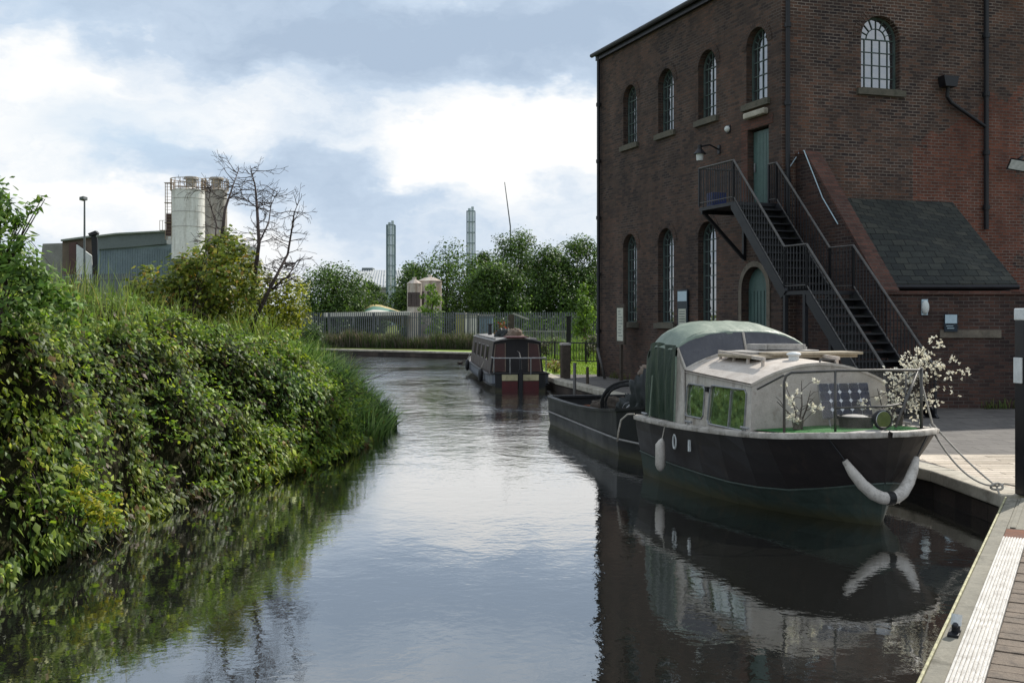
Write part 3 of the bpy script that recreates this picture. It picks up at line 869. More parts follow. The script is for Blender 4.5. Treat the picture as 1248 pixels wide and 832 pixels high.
# red brick jamb beside the upper door and lintel
m_ = MB(); m_.extr([LW(9.2, 5.46, .003), LW(9.51, 5.46, .003), LW(9.51, 7.56, .003), LW(9.2, 7.56, .003)], nl * .012)
m_.extr([LW(9.2, 7.57, .003), LW(10.7, 7.57, .003), LW(10.7, 7.82, .003), LW(9.2, 7.82, .003)], nl * .012); m_.build('door_jamb', M['brick_red'], mill, w=True)
m_ = MB(); m_.extr([LW(9.5, 7.84, .004), LW(10.5, 7.84, .004), LW(10.5, 8.0, .004), LW(9.5, 8.0, .004)], nl * .16); m_.build('lintel', M['coping'], mill, w=True, bevel=.03)
# hipped roof, gutters
OV = .22
ce = [A0 + (nl - dr * 0) * OV - dl * OV, B0 + nl * OV + nr * OV, C0 + nr * OV + dr * OV, D0 + dr * OV - dl * OV]
ce = [c + Vector((0, 0, EAVE + .10)) for c in ce]
mid0 = (A0 + B0) / 2 + dr * 4.6 + Vector((0, 0, EAVE + 2.7)); mid1 = (C0 + D0) / 2 - dr * 4.6 + Vector((0, 0, EAVE + 2.7))
m_ = MB(); m_.add(ce + [mid0, mid1], [(0, 1, 4), (1, 2, 5, 4), (2, 3, 5), (3, 0, 4, 5)]); m_.add([c - Vector((0, 0, .08)) for c in ce], [(0, 1, 2, 3)])
m_.build('roof', M['roof_slate'], mill, w=True)
m_ = MB()
for a, b2 in ((0, 1), (1, 2)): m_.tube([ce[a] - Vector((0, 0, .06)), ce[b2] - Vector((0, 0, .06))], .075, 10)
m_.extr([LW(-.1, EAVE - .16, .003), LW(WL, EAVE - .16, .003), LW(WL, EAVE + .05, .003), LW(-.1, EAVE + .05, .003)], nl * .12)
m_.build('gutter', M['pipe'], mill, w=True)


def downpipe(pts, r=.055, coll=()):
    m_ = MB(); m_.tube(pts, r, 10)
    a, b2 = Vector(pts[0]), Vector(pts[-1])
    for z in coll:
        pz = a.lerp(b2, (z - a.z) / (b2.z - a.z)); m_.cyl(pz, r * 1.45, z - .06, z + .06, 10)
    return m_.build('downpipe', M['pipe'], mill, w=True, smooth=False)


cz = (2, 4, 6, 8, 10)
downpipe([LW(.10, EAVE - .05, .1), LW(.10, .4, .1)], .06, cz)
downpipe([RW(.12, EAVE, .1), RW(.12, 3.0, .1)], .06, (4, 6, 8, 10))
m_ = MB()
m_.tube([RW(6.3, EAVE, .1), RW(6.3, 4.9, .1)], .065, 10)
m_.tube([RW(5.0, 8.75, .16), RW(5.0, 8.45, .12), RW(5.15, 8.3, .1), RW(6.0, 7.85, .1), RW(6.28, 7.7, .1)], .05, 10)
m_.extr([RW(4.82, 8.7, .04), RW(5.18, 8.7, .04), RW(5.24, 8.98, .04), RW(4.76, 8.98, .04)], nr * .26)
for z in (5.5, 7, 8.6, 10.2): m_.cyl(RW(6.3, z, .1), .095, z - .06, z + .06, 10)
m_.build('downpipe', M['pipe'], mill, w=True)
# lean-to: flank wall with raking top, low front wall, slate roof
FO = -.41; FT = .42
F0 = LW(WL + .35, 0, FO); F1 = LW(14.45, 0, FO)
inn = -nl
zt0, zt1 = 6.75, 3.05
m_ = MB()
ws = LW(WL - .2, 0, FO)
zs = zt0 + .2
prof = [LW(WL - .05, GZ0, FO), LW(14.45, GZ0, FO), LW(14.45, zt1, FO), LW(WL + .7, 6.35, FO), LW(WL + .45, 6.62, FO), LW(WL - .05, 6.75, FO)]
m_.extr(prof, inn * FT); m_.build('flank_wall', M['brick_low'], mill, w=True)
m_ = MB(); rk = [LW(14.5, zt1 - .02, FO + .02), LW(WL + .7, 6.36, FO + .02), LW(WL + .45, 6.63, FO + .02), LW(WL + .2, 6.70, FO + .02)]
pr = rk + [p + Vector((0, 0, .09)) for p in rk[::-1]]
m_.extr(pr, inn * (FT + .04)); m_.build('raking_coping', M['brick_red'], mill, w=True)
fl = F1 + inn * 0
fy = F1.y
m_ = MB(); m_.extr([(F1.x + .1, fy - .02, GZ0), (20, fy - .02, GZ0), (20, fy - .02, 3.0), (F1.x + .1, fy - .02, 3.0)], (0, .34, 0)); m_.build('low_wall', M['brick_low'], mill, w=True)
m_ = MB(); m_.extr([(F1.x + .02, fy - .07, 3.003), (20, fy - .07, 3.003), (20, fy - .07, 3.09), (F1.x + .02, fy - .07, 3.09)], (0, .44, 0)); m_.build('wall_coping', M['brick_red'], mill, w=True, bevel=.015)
m_ = MB(); m_.extr([(8.9 + .9, fy - .075, 2.02), (11.2, fy - .075, 2.02), (11.2, fy - .075, 2.2), (9.8, fy - .075, 2.2)], (0, .05, 0)); m_.build('stone_band', M['stone'], mill, w=True)
ei = LW(14.2, 0, FO - FT)
r0 = LW(WL + .28, 0, FO - FT); 
rt = [Vector((ei.x, fy + .3, 3.28)), Vector((11.75, fy + .3, 3.28)), RW(5.25, 5.62, .02), RW(.95, 5.62, .02)]
m_ = MB(); m_.add(rt + [p - Vector((0, 0, .07)) for p in rt], [(0, 1, 2, 3), (7, 6, 5, 4), (0, 1, 5, 4), (1, 2, 6, 5)]); m_.build('lean_to_roof', M['slate'], mill, w=True)
m_ = MB(); m_.tube([rt[0] + Vector((0, -.05, -.09)), rt[1] + Vector((0, -.05, -.09))], .06, 8); m_.build('gutter', M['pipe'], mill, w=True)
m_ = MB(); m_.extr([(ei.x, fy + .55, GZ0), (11.7, fy + .55, GZ0), (11.7, fy + .55, 3.3), (ei.x, fy + .55, 3.3)], (0, .2, 0)); m_.build('eave_shade_wall', M['cabin_dark'], mill, w=True)  # near-black sheet paints the shade under the lean-to eave
m_ = MB(); m_.extr([(11.45, fy + .6, GZ0), (11.7, fy + .6, 3.2), RW(5.2, 5.4, .02), RW(5.2, .4, .02)], (.0, 0, 0.001)); m_.build('end_wall', M['brick_low'], mill, w=True)
# small pale cable run on the flank
m_ = MB(); m_.tube([RW(.1, 6.2, .03), RW(.5, 6.75, .03), LW(WL + .45, 6.74, FO + .05), LW(12.3, 5.45, FO + .05), LW(12.9, 4.75, FO + .05)], .014, 6); m_.build('cable', M['sign_pale'], mill, w=True)

# fittings on the mill
def bracket_lamp(name, label, base, out_, hood):
    t = thing(name, label, 'lamp', base)
    m_ = MB(); m_.obox(Vector(base), out_ * .02, Vector((-out_.y, out_.x, 0)) * .06, (0, 0, .12)); m_.tube([Vector(base), Vector(base) + out_ * .3 + Vector((0, 0, .12)), Vector(base) + out_ * .62 + Vector((0, 0, .05))], .025, 8); m_.build('bracket', M['black_metal'], t, w=True)
    c = Vector(base) + out_ * .62
    m_ = MB(); m_.cyl(c, .06, c.z - .04, c.z + .1, 12); m_.cyl((c.x, c.y, 0), .19, c.z - .16, c.z - .02, 14, .07); m_.build('lamp_shade', M['black_metal'], t, w=True)
    m_ = MB(); m_.cyl(c, .09, c.z - .34, c.z - .15, 12, .11); m_.build('lamp_glass', M['lamp_glass'], t, w=True)
    return t
bracket_lamp('wall_lamp', 'black bracket lantern on the wall left of the upper green door', LW(8.05, 7.25, .02), nl, 1)
t = thing('wall_lamp', 'small round white bulkhead light on the wall above the black bracket lantern', 'lamp', LW(8.55, 7.75, 0))
m_ = MB(); m_.ball(LW(8.55, 7.75, .05), (.09, .09, .09)); m_.build('lamp_glass', M['lamp_glass'], t, w=True, smooth=True); m_ = MB(); m_.obox(LW(8.55, 7.75, .02), dl * .1, nl * .015, (0, 0, .1)); m_.build('back_plate', M['black_metal'], t, w=True)
t = thing('flood_light', 'black floodlight on a wall bracket right of the long downpipe', 'floodlight', RW(7.2, 6.7, 0))
m_ = MB(); m_.tube([RW(7.3, 6.8, .02), RW(7.3, 6.9, .35), RW(7.0, 6.72, .45)], .03, 8); m_.build('bracket', M['black_metal'], t, w=True)
m_ = MB(); c = RW(6.95, 6.66, .5); fw_ = (nr * .8 - Vector((0, 0, .5)) - dr * .3).normalized(); sd2 = dr; up_ = fw_.cross(sd2).normalized(); sd2 = up_.cross(fw_).normalized()
m_.loft([[c + fw_ * k2 + sd2 * a * s_ + up_ * b2 * s_ for a, b2 in ((-.26, -.17), (.26, -.17), (.26, .17), (-.26, .17))] for k2, s_ in ((-.14, .55), (.08, 1))], closed=True, cap0=True, cap1=True); m_.build('housing', M['black_metal'], t, w=True)
m_ = MB(); m_.obox(c + fw_ * .092, sd2 * .22, up_ * .13, fw_ * .006); m_.build('lamp_glass', M['lamp_glass'], t, w=True)
t = thing('wall_lamp', 'small pale bulkhead light on the low front wall near the stair foot', 'lamp', (9.45, fy - .02, 2.6))
m_ = MB(); m_.ball((9.45, fy - .1, 2.72), (.09, .07, .16)); m_.build('lamp_glass', M['lamp_glass'], t, w=True, smooth=True); m_ = MB(); m_.obox((9.45, fy - .05, 2.72), (.07, 0, 0), (0, .02, 0), (0, 0, .18)); m_.build('back_plate', M['sign_pale'], t, w=True)
t = thing('wall_sign', 'small blue sign with pale header on the low brick wall behind the blossom', 'sign', (10.03, fy - .02, 2.1))
m_ = MB(); m_.obox((10.03, fy - .10, 2.36), (.15, 0, 0), (0, .012, 0), (0, 0, .2)); m_.build('board', M['sign_blue'], t, w=True)
m_ = MB(); m_.obox((10.03, fy - .117, 2.45), (.135, 0, 0), (0, .004, 0), (0, 0, .1)); m_.build('header', M['sign_pale'], t, w=True)
m_ = MB()
for i in range(2): m_.obox((10.0 + .02 * i, fy - .116, 2.29 - i * .05), (.08, 0, 0), (0, .003, 0), (0, 0, .008))
m_.build('lettering', M['sign_pale'], t, w=True)
t = thing('wall_sign', 'narrow dark sign with pale top panel between the two right ground-floor windows', 'sign', LW(6.05, 2.1, 0))
m_ = MB(); m_.obox(LW(6.05, 2.7, .06), dl * .3, nl * .02, (0, 0, .62)); m_.build('board', M['sign_blue'], t, w=True)
m_ = MB(); m_.obox(LW(6.05, 3.12, .084), dl * .27, nl * .004, (0, 0, .15)); m_.build('header', M['sign_pale'], t, w=True)
m_ = MB(); m_.obox(LW(6.05, 2.5, .084), dl * .22, nl * .004, (0, 0, .24)); m_.build('text_panel', M['notice'], t, w=True)
m_ = MB()
for i in range(5): m_.obox(LW(6.05, 2.66 - i * .075, .091), dl * .17, nl * .002, (0, 0, .011))
m_.build('lettering', M['sign_blue'], t, w=True)
t = thing('notice_board', 'glazed notice board in a dark frame on a post by the mill\'s left end', 'notice board', LW(2.75, .4, .5))
m_ = MB(); m_.obox(LW(2.75, 2.25, .5), dl * .3, nl * .04, (0, 0, .66)); m_.build('frame', M['wood_dark'], t, w=True)
m_ = MB(); m_.obox(LW(2.75, 2.25, .545), dl * .22, nl * .006, (0, 0, .54)); m_.build('notice', M['notice'], t, w=True)
m_ = MB()
for i in range(9): m_.obox(LW(2.75 + random.uniform(-.05, .05), 2.68 - i * .1, .553), dl * random.uniform(.08, .16), nl * .002, (0, 0, .012))
m_.build('lettering', M['shed_dark'], t, w=True)
m_ = MB(); m_.beam(LW(2.75, .3, .5), LW(2.75, 1.6, .5), .09, .09, nl); m_.build('post', M['wood_dark'], t, w=True)

# ------------------------------------------------------------------ iron staircase
st = thing('iron_staircase', 'black iron staircase with railings from the upper green door down to the quay', 'staircase', LW(14, .4, .7))
ZT, ZM, ZB = 5.43, 3.1, .4
S0, S1, S2, S3, S4 = 9.3, 11.0, 13.2, 14.07, 16.7
OI, OO = .10, 1.38
m_ = MB()
def slab(s0, s1, z, th=.09):
    a = [LW(s0, z, OI), LW(s1, z, OI), LW(s1, z, OO), LW(s0, z, OO)]; m_.extr(a, (0, 0, -th))
slab(S0, S1, ZT); m_.build('landing', M['black_metal'], st, w=True)
m_ = MB(); slab(S2, S3, ZM); m_.build('landing', M['black_metal'], st, w=True)
tr = MB()
def flight(sa, za, sb, zb):
    n = max(2, round((za - zb) / .19))
    for i in range(1, n):
        s = sa + (sb - sa) * i / n; z = za + (zb - za) * i / n
        tr.extr([LW(s - .14, z, OI + .03), LW(s + .14, z, OI + .03), LW(s + .14, z, OO - .03), LW(s - .14, z, OO - .03)], (0, 0, -.03))
        tr.extr([LW(s - .13, z - .03, OI + .03), LW(s - .13, z - .16, OI + .03), LW(s - .13, z - .16, OO - .03), LW(s - .13, z - .03, OO - .03)], dl * .008)
flight(S1, ZT, S2, ZM); flight(S3, ZM, S4, ZB); tr.build('treads', M['black_metal'], st, w=True)
for o in (OI, OO):
    for sa, za, sb, zb in ((S1, ZT, S2, ZM), (S3, ZM, S4, ZB)):
        q = MB(); q.beam(LW(sa, za - .08, o), LW(sb, zb - .08, o), .06, .26); q.build('stringer', M['black_metal'], st, w=True)
RH = 1.05
def railing(o, path):
    bal = MB(); hr = MB()
    for (sa, za), (sb, zb) in zip(path, path[1:]):
        n = max(2, int(abs(sb - sa) / .11))
        for i in range(n + 1):
            s = sa + (sb - sa) * i / n; z = za + (zb - za) * i / n
            big = i in (0, n)
            bal.beam(LW(s, z + .04, o), LW(s, z + RH, o), .05 if big else .017, .05 if big else .017, nl)
    r = bal.build('balusters', M['black_metal'], st, w=True)
    hr.tube([LW(s, z + RH, o) for s, z in path], .028, 8); hr.tube([LW(s, z + .12, o) for s, z in path], .016, 6)
    hr.build('handrail', M['rail_grey'], st, w=True)
outer = [(S0, ZT), (S1, ZT), (S2, ZM), (S3, ZM), (S4, ZB)]
railing(OO, outer); railing(OI, [(10.65, ZT), (S1, ZT), (S2, ZM), (S3, ZM), (S4, ZB)])
bal = MB(); hr = MB()
for i in range(12): o = OI + (OO - OI) * i / 11; bal.beam(LW(S0, ZT, o), LW(S0, ZT + RH, o), .017, .017, nl)
bal.build('balusters', M['black_metal'], st, w=True); hr.tube([LW(S0, ZT + RH, OI), LW(S0, ZT + RH, OO)], .028, 8); hr.build('handrail', M['rail_grey'], st, w=True)
for s in (S0 + .1, S1 - .1):
    q = MB(); q.beam(LW(s, ZT - .12, OO - .05), LW(s, ZT - 1.35, .05), .08, .08); q.beam(LW(s, ZT - .13, .05), LW(s, ZT - .13, OO), .08, .1); q.beam(LW(s, ZT - 1.4, .05), LW(s, ZT - .15, .05), .08, .08, nl); q.build('bracket', M['black_metal'], st, w=True)
for s in (S2 + .05, S3 - .05):
    for o in (OI, OO):
        q = MB(); q.beam(LW(s, .4, o), LW(s, ZM - .09, o), .09, .09, nl); q.build('post', M['black_metal'], st, w=True)
t = thing('storage_box', 'small blue plastic crate on the top landing of the iron staircase', 'crate', LW(9.55, ZT + .003, 1.0))
m_ = MB(); c = LW(9.55, ZT + .003, 1.0)
for k2 in (-1, 1):
    m_.obox(c + dl * .16 * k2 + Vector((0, 0, .2)), dl * .012, nl * .2, (0, 0, .18)); m_.obox(c + nl * .2 * k2 + Vector((0, 0, .2)), dl * .15, nl * .012, (0, 0, .18))
m_.obox(c + Vector((0, 0, .03)), dl * .16, nl * .2, (0, 0, .02))
m_.build('crate_body', M['blue_plastic'], t, w=True, bevel=.006)

# ------------------------------------------------------------------ foliage builders (numpy)
def rand_unit(n):
    v = RNG.normal(size=(n, 3)); return v / np.linalg.norm(v, axis=1, keepdims=True)


def norm(v): return v / (np.linalg.norm(v, axis=1, keepdims=True) + 1e-9)


def leaves(pos, nrm, size, aspect=.55, fold=.25, droop=.15, tip_dir=None):
    """folded six-point leaves. pos Nx3, nrm Nx3 up-face direction, size N"""
    n = len(pos)
    nrm = norm(nrm)
    t = rand_unit(n) if tip_dir is None else tip_dir + rand_unit(n) * .45
    t = norm(t - nrm * (t * nrm).sum(1, keepdims=True)); s = np.cross(nrm, t)
    L = size[:, None]; W_ = L * aspect * .5
    a = pos
    tip = pos + t * L - nrm * L * droop
    m1 = pos + t * L * .38 - nrm * L * fold * .28; m2 = pos + t * L * .38
    l1 = m1 + s * W_ ; r1 = m1 - s * W_
    V = np.stack([a, r1, tip, l1, m2], 1).reshape(-1, 3)
    k = np.arange(n)[:, None] * 5
    F = np.concatenate([k + [0, 1, 4], k + [1, 2, 4], k + [2, 3, 4], k + [3, 0, 4]], 0)
    return V, F, 5


def pick_cols(n, cols, w=None, jit=.18):
    c = np.array([lin(*q)[:3] for q in cols]); idx = RNG.choice(len(cols), n, p=w)
    return np.clip(c[idx] * (1 + RNG.normal(0, jit, (n, 1))), 0.003, 1)


def leaf_obj(name, pos, nrm, size, cols, mat, parent=None, **kw):
    V, F, k = leaves(pos, nrm, size, **kw)
    return np_mesh(name, V, F, mat, parent, np.repeat(cols, k, 0))


def blades(name, base, height, lean, width, cols, mat, parent=None, segs=4, bend=.5, dark_base=.45):
    n = len(base)
    az = np.arctan2(lean[:, 1], lean[:, 0]); ll = np.linalg.norm(lean, axis=1)
    side = np.stack([-np.sin(az + RNG.normal(0, .8, n)), np.cos(az), np.zeros(n)], 1); side = norm(side)
    V = []; C = []
    for i in range(segs + 1):
        f = i / segs
        c = base + np.stack([lean[:, 0] * f ** 1.8, lean[:, 1] * f ** 1.8, height * (f - bend * .35 * f ** 3 * np.clip(ll / height, 0, 1.5))], 1)
        w = (width * (1 - f) ** .7 * (.7 + .6 * min(f * 3, 1)))[:, None] * .5
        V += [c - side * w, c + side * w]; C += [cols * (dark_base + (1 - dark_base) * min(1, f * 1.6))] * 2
    V = np.stack(V, 1); C = np.stack(C, 1); k = 2 * (segs + 1)
    b = np.arange(n)[:, None] * k
    F = np.concatenate([b + [2 * i, 2 * i + 1, 2 * i + 3, 2 * i + 2] for i in range(segs)], 0)
    return np_mesh(name, V.reshape(-1, 3), F, mat, parent, C.reshape(-1, 3))


def branch_pts(rng, p, d, L, r, depth, out, gravity=.0, spread=.6, wob=.22, kids=(2, 4), minr=.003, ratio=(.5, .75)):
    n = max(3, int(L / .18) if L < 2 else 8)
    pts = [p.copy()]; rad = [r]; dirs = [d]
    for i in range(n):
        d = (d + Vector((rng.gauss(0, wob), rng.gauss(0, wob), rng.gauss(0, wob) + gravity)) * .5).normalized()
        p = p + d * (L / n); pts.append(p.copy()); rad.append(max(minr, r * (1 - .62 * (i + 1) / n))); dirs.append(d)
    out.append((pts, rad, depth))
    if depth > 0:
        for k in range(rng.randint(*kids)):
            i = rng.randint(max(1, n // 3), n)
            a = rng.uniform(0, 2 * PI); u = dirs[i].orthogonal().normalized(); v = dirs[i].cross(u)
            nd = (dirs[i] + (u * math.cos(a) + v * math.sin(a)) * rng.uniform(spread * .6, spread * 1.5)).normalized()
            branch_pts(rng, pts[i], nd, L * rng.uniform(*ratio), rad[i] * .7, depth - 1, out, gravity, spread, wob, kids, minr, ratio)


def crown_tree(name, label, base, height, width, cols, leaf=.3, n=5000, group=None, trunk_h=.25, shape='round', seed=1, cat='tree', clumps=26, w=None, depth_r=.9, mat='leaf', trunk_r=.15, low=.12, zpow=1.0):
    rng = random.Random(seed)
    t = thing(name, label, cat, base, 0, group)
    # limbs
    m_ = MB(); m_.tube([(0, 0, -.3), (rng.uniform(-.1, .1), 0, height * .3), (rng.uniform(-.2, .2), .1, height * .62), (rng.uniform(-.3, .3), 0, height * .88)], [trunk_r, trunk_r * .8, trunk_r * .5, trunk_r * .12], 8)
    cen = []
    for i in range(clumps):
        f = (i + .5) / clumps
        z = low + (.97 - low) * f ** zpow
        if shape == 'round': rr = math.sqrt(max(.02, 1 - ((z - .5) / .52) ** 2))
        elif shape == 'cone': rr = (1 - z) * 1.05 + .08
        elif shape == 'oval': rr = math.sin(PI * min(.97, .1 + z * .86)) ** .7
        else: rr = .8
        a = i * 2.4 + rng.uniform(-.5, .5); q = rng.uniform(.35, .95) * rr
        cz = z * height + rng.uniform(-.05, .05) * height
        cen.append((width / 2 * q * math.cos(a), width / 2 * q * math.sin(a) * depth_r, cz, width * rng.uniform(.13, .24) * (1.1 if z < .7 else .8)))
    for c in cen[::2]:
        m_.tube([(0, 0, c[2] * .6), (c[0] * .5, c[1] * .5, c[2] * .82), c[:3]], [trunk_r * .4, trunk_r * .25, trunk_r * .06], 5)
    m_.build('trunk', M['bark'], t)
    cen = np.array(cen)
    per = RNG.choice(len(cen), n, p=cen[:, 3] ** 2 / (cen[:, 3] ** 2).sum())
    u = rand_unit(n) * (RNG.random((n, 1)) ** .42)
    c = cen[per]
    ext = np.where(RNG.random(n) < .12, 1.35, 1.0)[:, None]
    pos = c[:, :3] + u * c[:, 3:4] * np.array([1.1, 1.1, .95]) * ext
    nrm = u * .7 + rand_unit(n) * .6 + np.array([0, 0, .45])
    cl = pick_cols(n, cols, w)
    clump_tint = (1 + RNG.normal(0, .16, len(cen)))[per][:, None]
    cl = np.clip(cl * clump_tint, .003, 1)
    leaf_obj('crown', pos, nrm, leaf * RNG.uniform(.6, 1.3, n), cl, M[mat], t, aspect=.6)
    return t


# ------------------------------------------------------------------ left bank
def bank_surface(y, d, thick=None):
    """vegetation skin: y along bank, d inland distance from water edge (may be slightly negative = overhang)"""
    x = edge_x(y) - d + .0
    g = bank_h(y) * (1 - np.exp(-(np.clip(d + .12, 0, None) / 1.5) ** 1.0)) + .03
    th = (np.interp(y, [5, 12, 17, 21, 26], [.85, .85, .8, .62, .4]) if thick is None else thick)
    lump = vnoise(x * .9 + 20, y * .9 + 20, g * .9 + 9)
    lump2 = vnoise(x * 2.7 + 3, y * 2.7 + 5, g * 2.7)
    k = np.clip((d + .4) / .8, .25, 1)
    h = th * (.0 + 1.75 * np.clip((lump - .28) * 1.7, 0, 1.2) + .4 * lump2) * k
    nx_ = .55 * np.exp(-np.clip(d, 0, None) / 2.0)
    return x + h * nx_, y - h * .1, g + h * .85


# dark undergrowth sheet added under the leaves to block light
yy = np.linspace(3, 32, 150); dd = np.concatenate([np.linspace(-.3, 2.5, 36), np.linspace(2.7, 9, 20)])
YY, DD = np.meshgrid(yy, dd)
bx, by, bz = bank_surface(YY.ravel(), DD.ravel()); gz_ = bank_h(by) * (1 - np.exp(-(np.clip(DD.ravel() + .12, 0, None) / 1.5)))
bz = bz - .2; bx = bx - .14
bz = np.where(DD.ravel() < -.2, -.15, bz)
ii = np.arange(YY.size).reshape(YY.shape); bf = np.stack([ii[:-1, :-1], ii[:-1, 1:], ii[1:, 1:], ii[1:, :-1]], -1).reshape(-1, 4)
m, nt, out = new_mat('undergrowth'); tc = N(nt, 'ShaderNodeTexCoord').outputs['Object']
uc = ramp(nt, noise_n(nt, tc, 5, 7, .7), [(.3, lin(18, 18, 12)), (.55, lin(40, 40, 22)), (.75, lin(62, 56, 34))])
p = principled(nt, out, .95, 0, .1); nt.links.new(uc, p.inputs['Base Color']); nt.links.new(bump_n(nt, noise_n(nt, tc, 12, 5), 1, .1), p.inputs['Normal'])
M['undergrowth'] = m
tag(np_mesh('undergrowth_light_block', np.stack([bx, by, bz], 1), bf, M['undergrowth'], smooth=True), 'dark undergrowth sheet added to block light beneath the brambles on the left bank', 'undergrowth', kind='stuff')

# bramble leaves
n = 150000
y = 6.5 + 20.5 * RNG.random(n) ** 1.15
d = -.38 + 5.6 * RNG.random(n) ** 1.7
keep = np.ones(n, bool)
# grassy gap on the bank top in the middle distance
hole_ = vnoise(edge_x(y) * 0 + y * 1.9 + 50, d * 2.1 + 50, y * 0 + 2.5)
thin = (hole_ < .43) & (RNG.random(n) < .85)
y, d = y[~thin], d[~thin]; n = len(y)
gap = (d > np.interp(y, [12.5, 14.5, 18, 21, 26], [7, 2.7, 1.7, 1.3, .7])) & (RNG.random(n) < .9)
y, d = y[~gap], d[~gap]; n = len(y)
x_, y_, z_ = bank_surface(y, d)
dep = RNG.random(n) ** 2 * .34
pos = np.stack([x_ - dep * .5 + RNG.normal(0, .05, n), y_ + RNG.normal(0, .05, n), z_ - dep * .8 + RNG.normal(0, .045, n)], 1)
pos[:, 2] = np.maximum(pos[:, 2], .02 + RNG.random(n) * .08)
slope = np.clip(np.exp(-np.clip(d, 0, None) / 1.6), 0, 1)
nrm = np.stack([.15 + .75 * slope, -.12 + 0 * slope, 1.0 - .45 * slope], 1) + rand_unit(n) * .62
patch = vnoise(pos[:, 0] * .7 + 40, pos[:, 1] * .7, pos[:, 2] * .7 + 11)
cA = pick_cols(n, [(80, 102, 40), (102, 122, 46), (66, 88, 42), (124, 144, 54), (154, 166, 62), (110, 96, 48), (112, 76, 46)], [.25, .26, .15, .19, .09, .04, .02])
br = vnoise(pos[:, 0] * 1.6, pos[:, 1] * 1.6 + 9, pos[:, 2] * 1.6) 
cB = pick_cols(n, [(98, 80, 52), (84, 76, 46), (116, 94, 60)])
pt2 = vnoise(pos[:, 0] * .55 + 4, pos[:, 1] * .55 + 31, pos[:, 2] * .55 + 2)
yel = np.clip((pt2 - .52) * 5, 0, 1)[:, None]; blu = np.clip((.47 - pt2) * 5, 0, 1)[:, None]
cA = cA * (1 + yel * np.array([.55, .35, -.1]) + blu * np.array([-.32, -.18, .25]))
cols_ = np.where(((br > .68) & (RNG.random(n) < .4))[:, None], cB, cA) * (1 + (patch[:, None] - .5) * 1.8)
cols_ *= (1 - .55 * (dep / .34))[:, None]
size = np.where(RNG.random(n) < .15, RNG.uniform(.10, .15, n), RNG.uniform(.045, .10, n)) * np.interp(y, [7, 12, 25], [.95, 1.0, 1.2])
tip = np.stack([.7 * slope + .1, -.25 + 0 * slope, -.6 - .3 * slope], 1)
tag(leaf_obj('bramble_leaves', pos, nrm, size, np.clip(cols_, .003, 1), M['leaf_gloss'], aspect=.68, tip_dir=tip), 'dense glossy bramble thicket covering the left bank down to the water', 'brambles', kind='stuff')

# lighter nettles and weeds between bramble and grass on the upper slope
nw = 26000
yw = RNG.uniform(13.5, 25, nw); dw = np.interp(yw, [12.5, 14.5, 18, 21, 26], [5, 2.6, 1.6, 1.2, .6]) + 4.2 * RNG.random(nw) ** 1.5 - .4
kw_ = vnoise(yw * 1.3 + 12, dw * 1.3 + 3, yw * 0 + 8) > .42
yw, dw = yw[kw_], dw[kw_]; nw = len(yw)
xw, yw2, zw = bank_surface(yw, dw)
pw = np.stack([xw + RNG.normal(0, .06, nw), yw2 + RNG.normal(0, .06, nw), zw - .1 + RNG.random(nw) * .38 * vnoise(xw * 2, yw2 * 2, zw)], 1)
tag(leaf_obj('nettles', pw, rand_unit(nw) * .7 + [.2, -.2, .8], RNG.uniform(.05, .10, nw), pick_cols(nw, [(118, 150, 62), (98, 130, 52), (140, 164, 78), (84, 112, 48)]), M['leaf'], aspect=.5), 'pale green nettles and weeds on the upper slope of the left bank', 'weeds', kind='stuff')
# leafy sprays standing out of the thicket
ps = []; ts = []
rs = random.Random(21)
for i in range(620):
    y0 = rs.uniform(7.5, 21); d0 = rs.uniform(-.2, 3.2 if y0 < 14 else 2.0)
    a = bank_surface(np.array([y0]), np.array([d0])); p0 = np.array([a[0][0], a[1][0], a[2][0]])
    L = rs.uniform(.25, .7); az = rs.uniform(-1.3, 1.0); up = rs.uniform(.1, .9)
    for k in range(int(L * 34)):
        f = rs.random(); ps.append(p0 + np.array([math.cos(az) * L * f, math.sin(az) * L * f, up * L * f - .75 * L * f * f]) + np.array([rs.gauss(0, .03) for _ in range(3)]))
ps = np.array(ps); ps = ps[ps[:, 2] > .03]; n_ = len(ps)
tag(leaf_obj('bramble_sprays', ps, rand_unit(n_) * .7 + [.3, -.1, .8], RNG.uniform(.05, .10, n_), pick_cols(n_, [(104, 134, 46), (128, 154, 54), (82, 112, 42), (150, 166, 66)]), M['leaf_gloss'], aspect=.62), 'lighter young bramble sprays arching out of the thicket', 'brambles', kind='stuff')
# floating leaves and scum along the bank
nf = 420; yf = RNG.uniform(7, 24, nf); xf = edge_x(yf) + .15 + RNG.random(nf) ** 2.5 * 1.6
tag(leaf_obj('floating_leaves', np.stack([xf, yf, np.full(nf, .006)], 1), rand_unit(nf) * .05 + [0, 0, 1], RNG.uniform(.02, .055, nf), pick_cols(nf, [(120, 112, 60), (90, 98, 50), (140, 120, 80)]), M['leaf'], droop=0, fold=0), 'scattered fallen leaves floating on the water along the left bank', 'leaves', kind='stuff')

# arching bramble canes and dead stalks hanging over the water
mb = MB(); rs = random.Random(4)
for i in range(90):
    y0 = rs.uniform(7.5, 22); d0 = rs.uniform(.1, 2.6)
    a = bank_surface(np.array([y0]), np.array([d0])); p0 = Vector((a[0][0], a[1][0], a[2][0]))
    L = rs.uniform(.4, 1.0); az = rs.uniform(-.9, .9); dirv = Vector((math.cos(az), math.sin(az), 0))
    pts = [p0 + dirv * (L * f) + Vector((0, 0, .28 * math.sin(f * 2.4) - .5 * f * f * L)) for f in (0, .25, .5, .75, 1)]
    if min(q.z for q in pts) < .02: continue
    mb.tube(pts, [.007, .006, .005, .004, .002], 5)
tag(mb.build('bramble_canes', M['stem']), 'thin brown bramble canes arching out of the thicket', 'brambles', kind='stuff')

